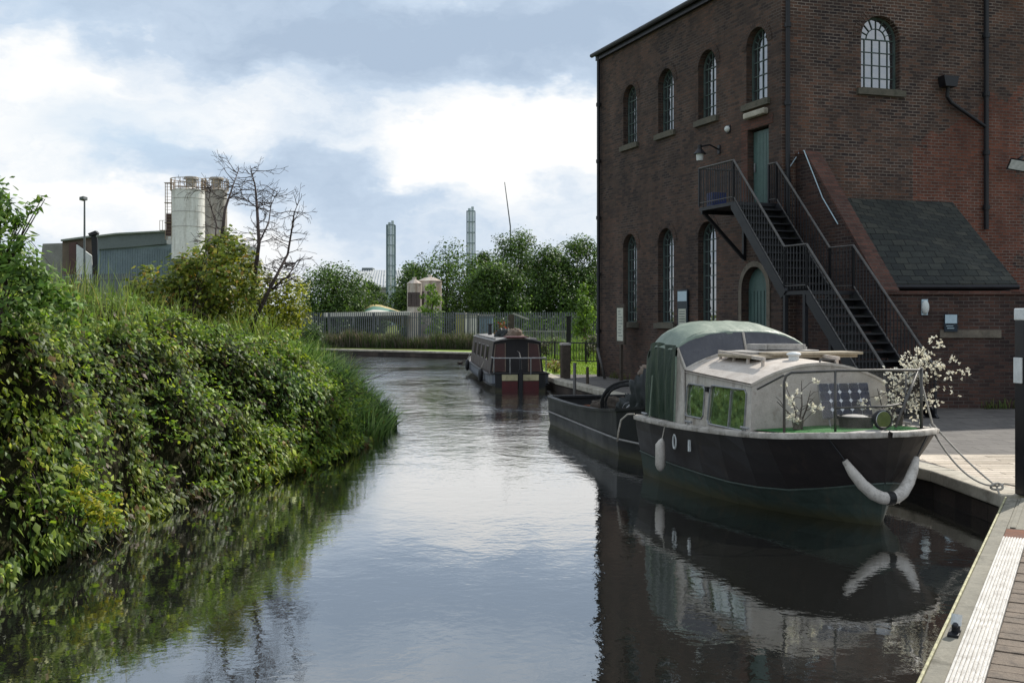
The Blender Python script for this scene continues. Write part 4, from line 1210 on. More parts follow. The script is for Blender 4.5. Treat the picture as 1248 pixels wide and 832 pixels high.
# grass on the bank top
def bank_grass(n, y0, y1, dl_, dh, h0, h1, cols, name, label, cat, w=None, wid=.014, lean_s=.35, dry=False):
    y = RNG.uniform(y0, y1, n); d = dl_ + (dh - dl_) * RNG.random(n)
    x_, y_, z_ = bank_surface(y, d)
    base = np.stack([x_, y_, z_ - .35], 1)
    h = RNG.uniform(h0, h1, n) * (.65 + .7 * vnoise(x_ * 1.1, y_ * 1.1, z_ * 0 + 5)) + .3
    lean = np.stack([RNG.normal(.12, lean_s, n), RNG.normal(-.05, lean_s, n)], 1) * h[:, None] * .8
    c = pick_cols(n, cols, w)
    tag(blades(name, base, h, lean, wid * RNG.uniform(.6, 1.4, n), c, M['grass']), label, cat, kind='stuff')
gr_c = [(122, 146, 66), (144, 166, 80), (102, 126, 56), (160, 170, 98), (172, 164, 114)]
bank_grass(12000, 14.5, 27, 1.4, 8, .2, .65, gr_c, 'long_grass', 'long yellow-green grass growing along the top of the left bank', 'grass', [.3, .25, .22, .13, .1])
bank_grass(900, 9, 15, 3.4, 7, .1, .4, gr_c, 'long_grass', 'tufts of long grass among the brambles near the top left', 'grass')
bank_grass(3600, 27, 48, .0, 6, .4, 1.0, gr_c, 'long_grass', 'long grass on the far part of the left bank beside the bend', 'grass', wid=.02)
# near water corner grass tuft, lower left
n = 420; b0 = G(12, 676)
base = np.stack([RNG.normal(b0.x - .1, .28, n), RNG.normal(b0.y + .1, .35, n), np.full(n, .02)], 1)
tag(blades('water_grass', base, RNG.uniform(.35, .95, n), RNG.normal(0, .22, (n, 2)) + [.1, -.05], RNG.uniform(.01, .02, n), pick_cols(n, [(72, 112, 42), (92, 136, 52), (60, 92, 36)]), M['grass']), 'bright green grass tuft at the water edge in the lower left corner', 'grass', kind='stuff')
# reeds at the point of the bank
n = 2900
y = RNG.uniform(19.5, 31, n); d = RNG.uniform(-.55, 2.0, n) * np.interp(y, [19.5, 23, 31], [.5, 1, 1.2])
d = np.where((y > 21) & (y < 27), d - .15, d)
x_ = edge_x(y) - d
z0 = bank_h(y) * (1 - np.exp(-(np.clip(d, 0, None) / 1.5))) - .05
base = np.stack([x_, y, z0], 1)
h = np.interp(d, [-.7, -.2, .6, 2.5], [.45, .85, 1.15, 1.2]) * RNG.uniform(.7, 1.35, n)
lean = np.stack([RNG.normal(.4, .42, n), RNG.normal(-.12, .4, n)], 1) * h[:, None] * .9
c = pick_cols(n, [(108, 142, 70), (132, 166, 88), (80, 112, 56), (160, 184, 114), (60, 86, 46)])
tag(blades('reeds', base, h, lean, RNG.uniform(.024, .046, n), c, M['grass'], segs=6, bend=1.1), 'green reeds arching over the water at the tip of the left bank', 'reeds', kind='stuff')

# yellow-leaved sapling at the water
def shrub(name, label, base, pts_r, cols, leaf, n, cat='shrub', w=None, mat='leaf', stems=None, aspect=.5, seed=3):
    """base world; pts_r list of clump (offset xyz, r)"""
    rng = random.Random(seed)
    t = thing(name, label, cat, base)
    m_ = MB()
    for c in pts_r:
        for k in range(2):
            e = Vector(c[:3]) + Vector((rng.uniform(-1, 1), rng.uniform(-1, 1), rng.uniform(0, 1))) * c[3] * .6
            mid = Vector((e.x * .35 + rng.uniform(-.08, .08), e.y * .35, e.z * .55))
            rr = .008 + .006 * e.length
            m_.tube([(0, 0, -.2), mid, e], [rr, rr * .6, .004], 6)
    m_.build('stems', M['stem'], t)
    cen = np.array(pts_r); per = RNG.choice(len(cen), n, p=cen[:, 3] ** 2 / (cen[:, 3] ** 2).sum())
    u = rand_unit(n) * (RNG.random((n, 1)) ** .5)
    pos = cen[per, :3] + u * cen[per, 3:4] * np.where(RNG.random((n, 1)) < .15, 1.4, 1)
    cl = np.clip(pick_cols(n, cols, w) * (1 + RNG.normal(0, .15, len(cen)))[per][:, None], .003, 1)
    leaf_obj('leaves', pos, u * .6 + rand_unit(n) * .6 + [.1, -.2, .6], leaf * RNG.uniform(.6, 1.3, n), cl, M[mat], t, aspect=aspect)
    return t


b0 = Vector((-4.55, 12.0, .3))
def rel(px, py, Y, b): q = P(px, py, Y) - b; return (q.x, q.y, q.z)
b0 = P(92, 640, 11.0)
shrub('yellow_sapling', 'yellow-leaved sapling sprouting over the water from the bramble bank', b0,
      [(*rel(118, 624, 10.9, b0), .15), (*rel(140, 632, 10.9, b0), .12), (*rel(100, 605, 11.0, b0), .14), (*rel(76, 606, 11.1, b0), .12), (*rel(96, 572, 11.2, b0), .10), (*rel(78, 656, 10.8, b0), .07), (*rel(132, 606, 11.1, b0), .10), (*rel(60, 624, 11.0, b0), .09)],
      [(176, 174, 44), (198, 190, 62), (134, 152, 40), (112, 138, 40)], .085, 520, 'sapling', aspect=.42)
# elder / hedge tree at left edge
b0 = P(-10, 400, 11.6)
shrub('elder_bush', 'tall leafy elder bush with a long shoot at the left edge of the picture', b0,
      [(*rel(-20, 300, 11.6, b0), .42), (*rel(2, 262, 11.6, b0), .24), (*rel(-2, 232, 11.7, b0), .13), (*rel(20, 318, 11.5, b0), .28), (*rel(38, 336, 11.4, b0), .22), (*rel(22, 268, 11.5, b0), .09), (*rel(36, 254, 11.5, b0), .07), (*rel(50, 246, 11.5, b0), .065), (*rel(28, 295, 11.5, b0), .12), (*rel(60, 352, 11.4, b0), .2), (*rel(-40, 240, 11.6, b0), .4), (*rel(30, 375, 11.2, b0), .3), (*rel(80, 372, 11.6, b0), .22)],
      [(86, 118, 48), (108, 142, 58), (68, 94, 42), (130, 156, 76)], .10, 2600, 'bush', aspect=.45, mat='leaf')
# bushes behind the bank
b0 = P(225, 425, 21.5)
shrub('hawthorn_bush', 'dark green hawthorn bush with orange-tinged top left of the dead tree', b0,
      [(*rel(px, py, 21.5 + random.uniform(-.6, .8), b0), r) for px, py, r in ((190, 362, .5), (215, 345, .45), (245, 350, .55), (270, 335, .45), (235, 375, .6), (205, 388, .6), (170, 378, .4), (275, 370, .6), (262, 305, .36), (285, 305, .36), (240, 318, .3), (225, 326, .3), (275, 292, .26), (300, 325, .36), (165, 350, .25), (300, 350, .4), (180, 332, .2), (250, 395, .6))],
      [(96, 112, 46), (124, 138, 54), (148, 156, 60), (176, 170, 70), (170, 138, 70)], .125, 8000, 'bush', [.33, .3, .2, .12, .05], aspect=.55)
b0 = P(330, 425, 23.5)
shrub('yellow_bush', 'bright yellow-green bush right of the dead tree on the bank', b0,
      [(*rel(px, py, 23.5 + random.uniform(-.6, .8), b0), r) for px, py, r in ((350, 352, .4), (335, 375, .5), (360, 378, .4), (315, 365, .4), (345, 395, .5), (322, 340, .22), (368, 350, .18), (300, 388, .5))],
      [(156, 160, 48), (178, 178, 62), (120, 134, 44), (98, 112, 42)], .1, 3600, 'bush', [.3, .25, .25, .2], aspect=.5)
b0 = P(375, 425, 40)
shrub('round_bush', 'small clipped dark bush near the canal bend before the fence', b0, [(*rel(378, 403, 40, b0), .45), (*rel(372, 412, 40, b0), .5), (*rel(384, 412, 40, b0), .4)], [(58, 78, 40), (76, 100, 46)], .1, 1500, 'bush')

# dead tree standing on the bank
b0 = P(296, 425, 22.0)
t = thing('bare_tree', 'leafless dead tree with forked dark branches standing on the left bank', 'tree', b0)
limbs = [[(286, 425, .13), (280, 372, .11), (278, 330, .095), (277, 292, .08), (283, 252, .055), (291, 225, .03), (297, 206, .012)],
         [(300, 425, .12), (312, 370, .10), (319, 335, .09), (324, 292, .075), (322, 250, .06), (318, 222, .035), (312, 198, .012)],
         [(306, 425, .11), (318, 385, .09), (336, 352, .075), (352, 326, .06), (367, 306, .05), (371, 275, .035), (377, 255, .02), (381, 243, .01)],
         [(336, 352, .05), (356, 338, .04), (368, 332, .03), (376, 320, .018), (380, 312, .008)],
         [(278, 330, .05), (268, 300, .04), (271, 270, .03), (262, 240, .018), (266, 222, .008)],
         [(324, 292, .04), (336, 268, .03), (340, 246, .02), (352, 228, .009)],
         [(322, 250, .03), (304, 236, .02), (298, 218, .008)]]
m_ = MB(); tw = MB(); rs = random.Random(9)
for li, lb in enumerate(limbs):
    pts = [P(px - 8 - max(0, px - 330) * .2 + rs.uniform(-1, 1), py + 4, 22.0 + .5 * math.sin(i * 1.3 + li)) - b0 for i, (px, py, r) in enumerate(lb)]
    m_.tube(pts, [r * .5 for _, _, r in lb], 8)
    for k in range(30 if li < 4 else 16):
        i = rs.randint(2 if li < 3 else 1, len(pts) - 1); f = rs.random()
        p0 = pts[i - 1].lerp(pts[i], f)
        a = rs.uniform(0, 2 * PI); dv = Vector((math.cos(a), math.sin(a) * .6, rs.uniform(-.2, .6))).normalized()
        outl = []; branch_pts(rs, p0, dv, rs.uniform(.18, .46), .011, 2, outl, .03, .6, .35, (2, 3), .0035)
        for q, r_, dpt in outl: tw.tube(q, r_, 5, cap=False)
m_.build('trunk', M['bark_dead'], t, smooth=True); tw.build('twigs', M['bark_dead'], t)

# thin twig leaning over the water by the reeds
q = [P(438, 466, 27), P(458, 460, 27), P(478, 452, 27)]
t = thing('bare_twig', 'single thin bare twig leaning over the water from the reeds', 'twig', q[0]); mb = MB(); mb.tube(q, [.012, .009, .005], 5); mb.build('stick', M['bark'], t, w=True)

# ------------------------------------------------------------------ trees beyond the canal
GRP = None
dk = [(54, 74, 38), (66, 90, 44), (84, 110, 52), (100, 128, 60)]  # distance haze painted in: greens lightened and greyed
specs = [  # px, base py(Y), top py, width px, shape, seed, label
    (408, 84, 322, 92, 'round', 1, 'rounded dark green tree left of the grey factory roof'),
    (505, 92, 318, 52, 'oval', 2, 'narrow green tree just behind the pale storage tanks'),
    (544, 90, 303, 110, 'round', 3, 'broad dark green tree right of the storage tanks'),
    (604, 86, 316, 66, 'oval', 4, 'lighter mid-green tree below the right flue'),
    (630, 98, 283, 78, 'oval', 5, 'tall tree directly below the thin radio mast'),
    (668, 90, 298, 74, 'oval', 6, 'dark green tree between the mast tree and the mill'),
    (704, 92, 284, 70, 'round', 7, 'tall dense tree right up against the mill corner'),
    (590, 100, 300, 50, 'cone', 8, 'pointed tree top showing behind the right flue'),
    (735, 96, 300, 60, 'round', 9, 'tree partly hidden behind the far mill corner'),
    (455, 118, 345, 34, 'round', 10, 'small distant tree in front of the grey factory roof'),
]
for px, Y, top, wpx, shp, sd_, lab in specs:
    b = P(px, 386, Y); b.z = .5
    h = EYE + (386 - top) / 1300 * Y - .5
    crown_tree('tree', lab, b, h * .95, wpx / 1300 * Y * 1.12, dk, .22, 19000 if wpx > 60 else 12000, group='trees beyond the canal', shape=shp, seed=sd_, clumps=46 if wpx > 60 else 34, w=[.25, .3, .27, .18], low=.04)
lg = [(104, 134, 56), (126, 156, 70), (86, 112, 48)]
b = P(526, 414, 73.5); b.z = .45
crown_tree('young_tree', 'slender light green young tree in front of the storage tanks', b, EYE + (386 - 343) / 1300 * 73.5 - .45, 30 / 1300 * 73.5, lg, .2, 1500, shape='oval', seed=21, clumps=18, trunk_r=.06, low=.2)
b = P(711, 400, 68); b.z = .45
crown_tree('young_tree', 'light green sapling behind the railings next to the mill', b, EYE + (386 - 344) / 1300 * 68 - .45, 34 / 1300 * 68, lg, .2, 1500, shape='cone', seed=22, clumps=16, trunk_r=.05, low=.25)
# scrub under the trees, and overgrown grass in front of the fence
n = 7000; px = RNG.uniform(360, 760, n); Y = RNG.uniform(80, 88, n)
pos = np.stack([(px - 624) / 1300 * Y, Y, .5 + RNG.random(n) ** 1.3 * (1.2 + 1.9 * vnoise(px * .03, Y * .2, px * 0))], 1)
pos = pos[(px < 425) | (px > 590)]; n = len(pos)
tag(leaf_obj('scrub', pos, rand_unit(n) + [0, -.3, .6], RNG.uniform(.2, .4, n), pick_cols(n, dk), M['leaf']), 'low dark scrub along the foot of the far trees', 'scrub', kind='stuff')
n = 9000; px = RNG.uniform(380, 600, n)
fy_ = lambda px: np.interp(px, [330, 400, 570, 740], [76.5, 74.5, 70.5, 68])
Y = fy_(px) - RNG.uniform(.15, 1.5, n)
base = np.stack([(px - 624) / 1300 * Y, Y, np.full(n, .36)], 1)
h = RNG.uniform(.4, 1.3, n) * (.2 + 1.2 * vnoise(px * .06, Y * .5, Y * 0))
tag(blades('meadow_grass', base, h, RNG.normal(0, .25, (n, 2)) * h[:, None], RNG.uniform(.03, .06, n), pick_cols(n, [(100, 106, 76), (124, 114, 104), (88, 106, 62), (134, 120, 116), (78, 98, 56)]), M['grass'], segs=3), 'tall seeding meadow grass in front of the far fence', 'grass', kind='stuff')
n = 5200; px = RNG.uniform(600, 745, n); Y = RNG.uniform(52, 67, n)
base = np.stack([(px - 624) / 1300 * Y, Y, np.full(n, .36)], 1)
h = RNG.uniform(.12, .35, n) + .9 * (Y > 60) * RNG.random(n)
tag(blades('rough_grass', base, h, RNG.normal(0, .3, (n, 2)) * h[:, None], RNG.uniform(.03, .05, n), pick_cols(n, [(110, 140, 56), (90, 120, 48), (132, 150, 74)]), M['grass'], segs=3), 'rough grass and weeds behind the railings beyond the narrowboat', 'grass', kind='stuff')
n = 9000; px = RNG.uniform(640, 745, n); Y = RNG.uniform(39.2, 55, n)
base = np.stack([(px - 624) / 1300 * Y, Y, np.full(n, .37)], 1); base = base[sdf(base[:, 0], base[:, 1], CANAL) > .5]; n = len(base)
tag(blades('lawn_grass', base, RNG.uniform(.05, .12, n), RNG.normal(0, .04, (n, 2)), RNG.uniform(.02, .04, n), pick_cols(n, [(140, 166, 60), (122, 148, 52), (152, 176, 72)]), M['grass'], segs=2, dark_base=.7), 'short sunlit lawn grass behind the mill corner', 'grass', kind='stuff')

# weeds along the foot of the mill and the low wall
n = 900; t_ = RNG.random(n); q_ = np.where(RNG.random(n) < .5, 1, 0)
bx_ = np.where(q_ == 1, F1.x + .2 + t_ * 5.5, A0.x + dl.x * t_ * 11 - .12); by_ = np.where(q_ == 1, fy - .05 - RNG.random(n) * .1, A0.y + dl.y * t_ * 11 - .05)
kp = vnoise(bx_ * 2, by_ * 2, bx_ * 0) > .5
base = np.stack([bx_, by_, np.full(n, .39)], 1)[kp]; n = len(base)
tag(blades('wall_weeds', base, RNG.uniform(.08, .32, n), RNG.normal(0, .08, (n, 2)), RNG.uniform(.012, .025, n), pick_cols(n, [(88, 110, 54), (110, 126, 66), (120, 112, 78)]), M['grass'], segs=3), 'tufts of weeds along the foot of the mill walls', 'weeds', kind='stuff')

# ------------------------------------------------------------------ cabin cruiser (local x: stern 0 -> bow, y to the right as seen from the bow side, z up)
PHI = math.radians(16.5)
ax = Vector((math.sin(PHI), -math.cos(PHI), 0))
stem = Vector((4.41, 12.8, 0)); BL = 4.7
crz = math.atan2(ax.y, ax.x)
cor = stem - ax * BL
cr = thing('cabin_cruiser', 'old cabin cruiser with dark hull, white cabin and green canvas canopy moored at the quay', 'boat', cor, crz)
XS = [0, .7, 1.5, 2.3, 3.0, 3.6, 4.1, 4.4, 4.62, 4.78, 4.86, 4.89]
HB = [1.16, 1.23, 1.26, 1.27, 1.27, 1.26, 1.2, 1.06, .82, .5, .24, 0]
GZ = [.92, .93, .94, .97, 1.0, 1.03, 1.06, 1.08, 1.10, 1.11, 1.115, 1.12]
CX = [0, .7, 1.5, 2.3, 2.95, 3.5, 3.97, 4.26, 4.5, 4.66, 4.76, 4.8]
CB = [1.07, 1.12, 1.13, 1.12, 1.06, .95, .78, .6, .42, .25, .12, 0]
CZ = [.36, .34, .32, .31, .30, .31, .34, .39, .44, .48, .5, .51]
WX = [0, .7, 1.5, 2.3, 2.9, 3.42, 3.86, 4.15, 4.4, 4.56, 4.67, 4.71]
WB = [1.02, 1.06, 1.05, 1.0, .9, .74, .55, .4, .26, .14, .06, 0]


def gun(i, s, dz=0, dy=0): return (XS[i], s * (HB[i] + dy), GZ[i] + dz)
ns = len(XS)
rows = []
for i in range(ns):
    R_ = []
    for s in (-1, 1):
        g = Vector(gun(i, s)); c = Vector((CX[i], s * CB[i], CZ[i]))
        kk = min(1, HB[i]); mid1 = g.lerp(c, .35) + Vector((0, s * .015 * kk, 0)); mid2 = g.lerp(c, .7) + Vector((0, s * .01 * kk, 0))
        R_.append([g, mid1, mid2, c])
    rows.append(R_)
m_ = MB()
m_.loft([r[0] for r in rows]); m_.loft([r[1] for r in rows]); m_.add([rows[0][0][0], rows[0][0][3], rows[0][1][3], rows[0][1][0]], [(0, 1, 2, 3)])
bmh = m_.build('hull', M['hull_dark'], cr, smooth=False)
m_ = MB()
for s in (-1, 1):
    m_.loft([[(CX[i], s * CB[i], CZ[i] - .004), (CX[i] * .5 + WX[i] * .5, s * (CB[i] * .45 + WB[i] * .55), CZ[i] * .5), (WX[i], s * WB[i], 0), (WX[i] - .05, s * WB[i] * .7, -.4)] for i in range(ns)])
m_.add([(0, -CB[0], CZ[0]), (0, CB[0], CZ[0]), (0, .7, -.4), (0, -.7, -.4)], [(0, 1, 2, 3)])
m_.build('lower_hull', M['hull_green'], cr)
m_ = MB()
for s in (-1, 1): m_.tube([(CX[i], s * (CB[i] + .006), CZ[i] + .005) for i in range(ns)], .016, 6)
m_.build('spray_rail', M['hull_green'], cr)
m_ = MB()
for s in (-1, 1): m_.loft([[(XS[i] + (.02 if i > 8 else 0), s * (HB[i] + .03), GZ[i] - .045), (XS[i] + (.02 if i > 8 else 0), s * (HB[i] + .035), GZ[i] + .01), (XS[i], s * max(HB[i] - .02, 0), GZ[i] + .03), (XS[i] - (.06 if i > 6 else 0), s * max(HB[i] - .12, 0), GZ[i] + .02)] for i in range(ns)])
m_.build('gunwale', M['gunwale'], cr, smooth=True)
m_ = MB(); m_.loft([[(XS[i] - .03, -max(HB[i] - .05, 0), GZ[i] - .01), (XS[i] - .03, 0, GZ[i] + .035), (XS[i] - .03, max(HB[i] - .05, 0), GZ[i] - .01)] for i in range(ns)]); m_.build('deck', M['board_grey'], cr)
# turf mat on foredeck, following the deck
m_ = MB(); di = [5, 6, 7, 8]
m_.loft([[(x, -hb, z), (x, 0, z + .03), (x, hb, z)] for x, hb, z in ((3.5, 1.02, 1.055), (4.0, 1.0, 1.08), (4.3, .88, 1.09), (4.55, .62, 1.105))])
m_.build('deck_mat', M['turf_mat'], cr)
# cabin: sides lean in, front leans back a little, arched roof
CXB, CXF = 1.42, 3.4
def roofz(x, t):  # t -1..1 across
    e = 1.64 + (x - CXF) * -.045
    return e + .26 * (1 - t * t)
HWb, HWt = 1.06, .99
nT = 12
m_ = MB()
m_.loft([[(x, HWt * (-1 + 2 * k / nT) * 1.02, roofz(x, -1 + 2 * k / nT)) for k in range(nT + 1)] for x in np.linspace(CXB, CXF + .03, 6)])
m_.loft([[(x, HWt * (-1 + 2 * k / nT) * 1.02, roofz(x, -1 + 2 * k / nT) - .035) for k in range(nT + 1)] for x in (CXB, CXF + .03)])
fr_ = [(CXF + .03, HWt * (-1 + 2 * k / nT) * 1.02, roofz(CXF, -1 + 2 * k / nT)) for k in range(nT + 1)]
m_.loft([fr_, [(a, b, c - .035) for a, b, c in fr_]])
m_.build('cabin_roof', M['roof_white'], cr, smooth=False)
m_ = MB(); fl_ = [(CXF + .10, -HWb, .99)] + [(CXF + .02, HWt * (-1 + 2 * k / nT), roofz(CXF, -1 + 2 * k / nT) - .012) for k in range(nT + 1)] + [(CXF + .10, HWb, .99)]
m_.add(fl_, [tuple(range(len(fl_)))]); m_.build('cabin_front', M['boat_front'], cr)
# cabin side walls with real window openings
zt = lambda x: roofz(x, 1) - .02
wins = [(1.56, 2.14, 1.07, 1.53), (2.28, 3.32, 1.02, 1.55)]
for s in (-1, 1):
    def mp(x, z, o=0.0, s=s): f = (z - .93) / .70; return Vector((x, s * (HWb + (HWt - HWb) * f + o), z))
    hol = []
    for x0, x1, z0, z1 in wins:
        r_ = .05; hol.append([(x0 + r_, z0), (x1 - r_, z0), (x1, z0 + r_), (x1 - .02, z1 - r_), (x1 - .02 - r_, z1), (x0 + r_, z1), (x0, z1 - r_), (x0, z0 + r_)])
    m_ = MB(); m_.panel([(CXB - .1, .92), (CXF + .1, .92), (CXF + .02, zt(CXF)), (CXB, zt(CXB))], hol, mp, (0, -s * .03, 0)); m_.build('cabin_side', M['boat_white'], cr)
    for h in hol:
        m_ = MB(); pts = [mp(*p, -.02) for p in h]; m_.add(pts, [tuple(range(len(pts)))]); wn_ = m_.build('window', M['boat_glass'], cr)
        m_ = MB(); m_.tube([mp(*p, .006) for p in h], .013, 6, closed=True)
        if h is hol[1]: m_.beam(mp(2.86, 1.03, -.01), mp(2.86, 1.52, -.01), .018, .018)
        m_.build('window_frame', M['steel'], wn_)
    m_ = MB(); m_.beam(mp(2.19, 1.49, .02), mp(2.26, 1.49, .02), .05, .07); m_.build('catch', M['black_metal'], cr)
# wheelhouse windscreen & canopy
def cano(x, k, n=16, hw=1.1, zc=2.34, zb=.95, top=None):
    pass
def canopy_section(x, hw, ztop, zsh, zb, n=14):
    pts = [(x, -hw, zb), (x, -hw * 1.0, zb + (zsh - zb) * .5), (x, -hw * .97, zsh)]
    for i in range(1, n):
        t = -1 + 2 * i / n
        pts.append((x, hw * .97 * t, zsh + (ztop - zsh) * (1 - abs(t) ** 3.4) + random.uniform(-.006, .006)))
    pts += [(x, hw * .97, zsh), (x, hw, zb + (zsh - zb) * .5), (x, hw, zb)]
    return pts
m_ = MB()
secs = [canopy_section(-.0, .98, 2.12, 1.70, .95), canopy_section(.16, 1.03, 2.32, 2.0, .95), canopy_section(.40, 1.06, 2.43, 2.10, .95), canopy_section(.66, 1.06, 2.45, 2.11, .95), canopy_section(.95, 1.08, 2.41, 2.08, .95), canopy_section(1.30, 1.10, 2.31, 2.08, .955)]
m_.loft([[(p[0], p[1] * 1.015, p[2] - (.07 if j in (0, len(s_) - 5) else 0)) for j, p in enumerate(s_[2:-2])] for s_ in secs])
# front hem hangs in a valance over the windscreen
hem0 = secs[-1][2:-2]; m_.loft([hem0, [(x + .05, y, z - .02) for x, y, z in hem0], [(x + .06, y * .99, z - .06) for x, y, z in hem0]])
# folds in side curtain
cnp = m_.build('canopy', M['canvas'], cr, smooth=True)
m_ = MB()
for sl_ in (slice(0, 3), slice(-3, None)):
    rr_ = []
    for a_, b_ in zip(secs, secs[1:]):
        for f in (0, .25, .5, .75): rr_.append([Vector(p).lerp(Vector(q), f) + Vector((0, .022 * math.sin(9 * (p[0] + f * (q[0] - p[0])) * 2.3 + p[2] * 2), 0)) for p, q in zip(a_[sl_], b_[sl_])])
    m_.loft(rr_ + [secs[-1][sl_]])
m_.add(secs[0], [tuple(range(len(secs[0])))])
m_.build('side_curtain', M['curtain'], cr, smooth=True)
sub = cnp.modifiers.new('sub', 'SUBSURF'); sub.levels = 1; sub.render_levels = 2
tx = bpy.data.textures.new('cloth_folds', 'CLOUDS'); tx.noise_scale = .22; tx.noise_depth = 2
dm = cnp.modifiers.new('folds', 'DISPLACE'); dm.texture = tx; dm.strength = .035; dm.mid_level = .5
m_ = MB()
for y in (-.6, 0, .55): m_.tube([(.2, -1.15 * 0 + y, 2.0), (.2, y, 2.1)], .01, 5)
m_ = MB()
# windscreen: raked panes between cabin roof and hem
ws0 = [(1.46, HWt * (-1 + 2 * k / nT), roofz(1.46, -1 + 2 * k / nT) + .002) for k in range(nT + 1)]
ws1 = [(1.36, 1.07 * (-1 + 2 * k / nT), 2.04 + .23 * (1 - abs(-1 + 2 * k / nT) ** 3.0)) for k in range(nT + 1)]
m_.loft([ws0, ws1]); wsn = m_.build('windscreen', M['screen_vinyl'], cr)
m_ = MB(); m_.tube([(x + .015, y, z + .01) for x, y, z in ws0], .018, 6)
for k in (0, 6, 12): m_.tube([Vector(ws0[k]) + Vector((.012, 0, 0)), Vector(ws1[k]) + Vector((.012, 0, 0))], .02, 6)
m_.build('frame', M['boat_white'], wsn)
# side posts between cabin and canopy + clear side panel
for s in (-1, 1):
    m_ = MB(); m_.extr([(1.32, s * 1.075, .95), (1.62, s * 1.075, .95), (1.46, s * 1.0, 1.70), (1.34, s * 1.04, 2.0)], (0, s * .02, 0)); m_.build('side_post', M['boat_white'], cr)
    m_ = MB(); m_.tube([(1.36, s * 1.12, .95), (1.36, s * 1.09, 1.92)], .016, 6); m_.tube([(.55, s * 1.16, .95), (.62, s * 1.14, 1.6)], .012, 6); m_.build('canopy_seam', M['canvas'], cr)
# roof gear: handrails, planks, hatch boards
for s in (-1, 1):
    m_ = MB(); y = s * .57; pts = [(1.7, y, roofz(1.7, .57) + .10), (3.0, y, roofz(3.0, .57) + .10)]
    m_.beam(pts[0], pts[1], .035, .045)
    for x in (1.75, 2.15, 2.55, 2.95): m_.beam((x, y, roofz(x, .57) - .01), (x, y, roofz(x, .57) + .09), .035, .03)
    m_.build('handrail', M['roof_white'], cr)
bl = thing('roof_boards', 'stack of weathered planks and boards lying across the cruiser cabin roof', 'boards', cor + Vector((0, 0, 0)), crz)
m_ = MB()
for x, zz in ((1.72, .0), (2.05, .0), (2.4, .0)): m_.obox((x, .2, 1.90 + zz), (.045, 0, 0), (0, .66, 0), (0, 0, .03))
m_.build('bearer', M['wood_dark'], bl, bevel=.005)
m_ = MB(); m_.obox((2.2, .25, 1.947), (.42, .03, 0), (-.05, .88, .0), (0, 0, .02)); m_.build('board', M['plank'], bl, bevel=.004)
m_ = MB(); m_.obox((2.42, .45, 1.987), (.24, .02, 0), (-.03, .74, 0), (0, 0, .018)); m_.build('board', M['plank'], bl, bevel=.004)
m_ = MB(); m_.obox((2.0, .12, 1.995), (.34, .03, 0), (-.03, .55, .01), (0, 0, .022)); m_.build('board', M['board_grey'], bl, bevel=.004)
ht = thing('hatch_cover', 'open pale hatch box lying on top of the roof boards of the cruiser', 'hatch', cor, crz)
m_ = MB()
for a in ((1.70, 2.22, -.12, -.08), (1.70, 2.22, .50, .54), (1.70, 1.74, -.076, .496), (2.18, 2.22, -.076, .496)): m_.box(a[0], a[1], a[2], a[3], 2.03, 2.105)
m_.build('rim', M['board_grey'], ht, bevel=.004)
m_ = MB(); m_.box(1.745, 2.175, -.074, .494, 2.03, 2.04); m_.build('well', M['cabin_dark'], ht)
vt = thing('roof_vent', 'small white mushroom vent on the front edge of the cruiser roof', 'vent', cor + Matrix.Rotation(crz, 3, 'Z') @ Vector((2.95, -.1, roofz(2.95, .1))), crz)
m_ = MB(); m_.cyl((0, 0, 0), .07, -.02, .07, 14); m_.build('neck', M['white_paint'], vt); m_ = MB(); m_.ball((0, 0, .075), (.1, .1, .035), 16, 8); m_.build('cap', M['white_paint'], vt, smooth=True)
m_ = MB(); m_.tube([(3.34, .05, roofz(3.34, .05)), (3.34, .07, roofz(3.34, 0) + .035), (3.34, .27, roofz(3.34, .3) + .05), (3.34, .29, roofz(3.34, .3))], .012, 6); m_.build('grab_handle', M['rail_grey'], cr)
# pulpit rail (bow)
DZ = 1.10
fx = lambda y: 4.36 + .10 * y - .03 * y * y * 4
pk = [(-.98, 4.18), (-.45, 4.46), (.2, 4.56), (.82, 4.34)]
TZ = 1.83
m_ = MB()
A_, B_, C_, D_ = [Vector((x, y, 0)) for y, x in pk]
z = lambda v, h: Vector((v.x, v.y, h))
m_.tube([z(A_, DZ - .04), z(A_, TZ - .12), z(A_, TZ - .05) + Vector((.01, .02, 0)), z(A_, TZ - .01) + Vector((.03, .08, 0)), z(B_, TZ + .02), z(C_, TZ + .02), z(D_, TZ), z(D_, TZ + .02) + Vector((-.03, .06, 0))], .017, 8)
m_.tube([z(B_, DZ - .02), z(B_, TZ + .02)], .015, 8)
m_.tube([z(D_, DZ - .02) + Vector((-.03, .07, 0)), z(D_, TZ + .03) + Vector((-.03, .07, 0))], .02, 8)
m_.tube([z(B_, 1.40), z(C_, 1.41), z(C_, 1.41) + Vector((-.05, .25, .02))], .014, 8)
m_.tube([z(D_, TZ), z(C_, 1.16) + Vector((.01, .12, 0))], .017, 8)
m_.tube([z(D_, TZ - .05) + Vector((-.05, -.14, 0)), z(D_, 1.32) + Vector((-.1, -.12, 0)), z(C_, 1.32) + Vector((-.05, .3, 0))], .012, 6)
# aft returns to the cabin front
m_.tube([z(A_, TZ - .04), Vector((3.6, -1.02, 1.58))], .013, 6); m_.tube([z(D_, TZ) + Vector((-.03, .07, 0)), Vector((3.6, 1.02, 1.58))], .013, 6)
m_.build('pulpit_rail', M['rail_grey'], cr, smooth=True)
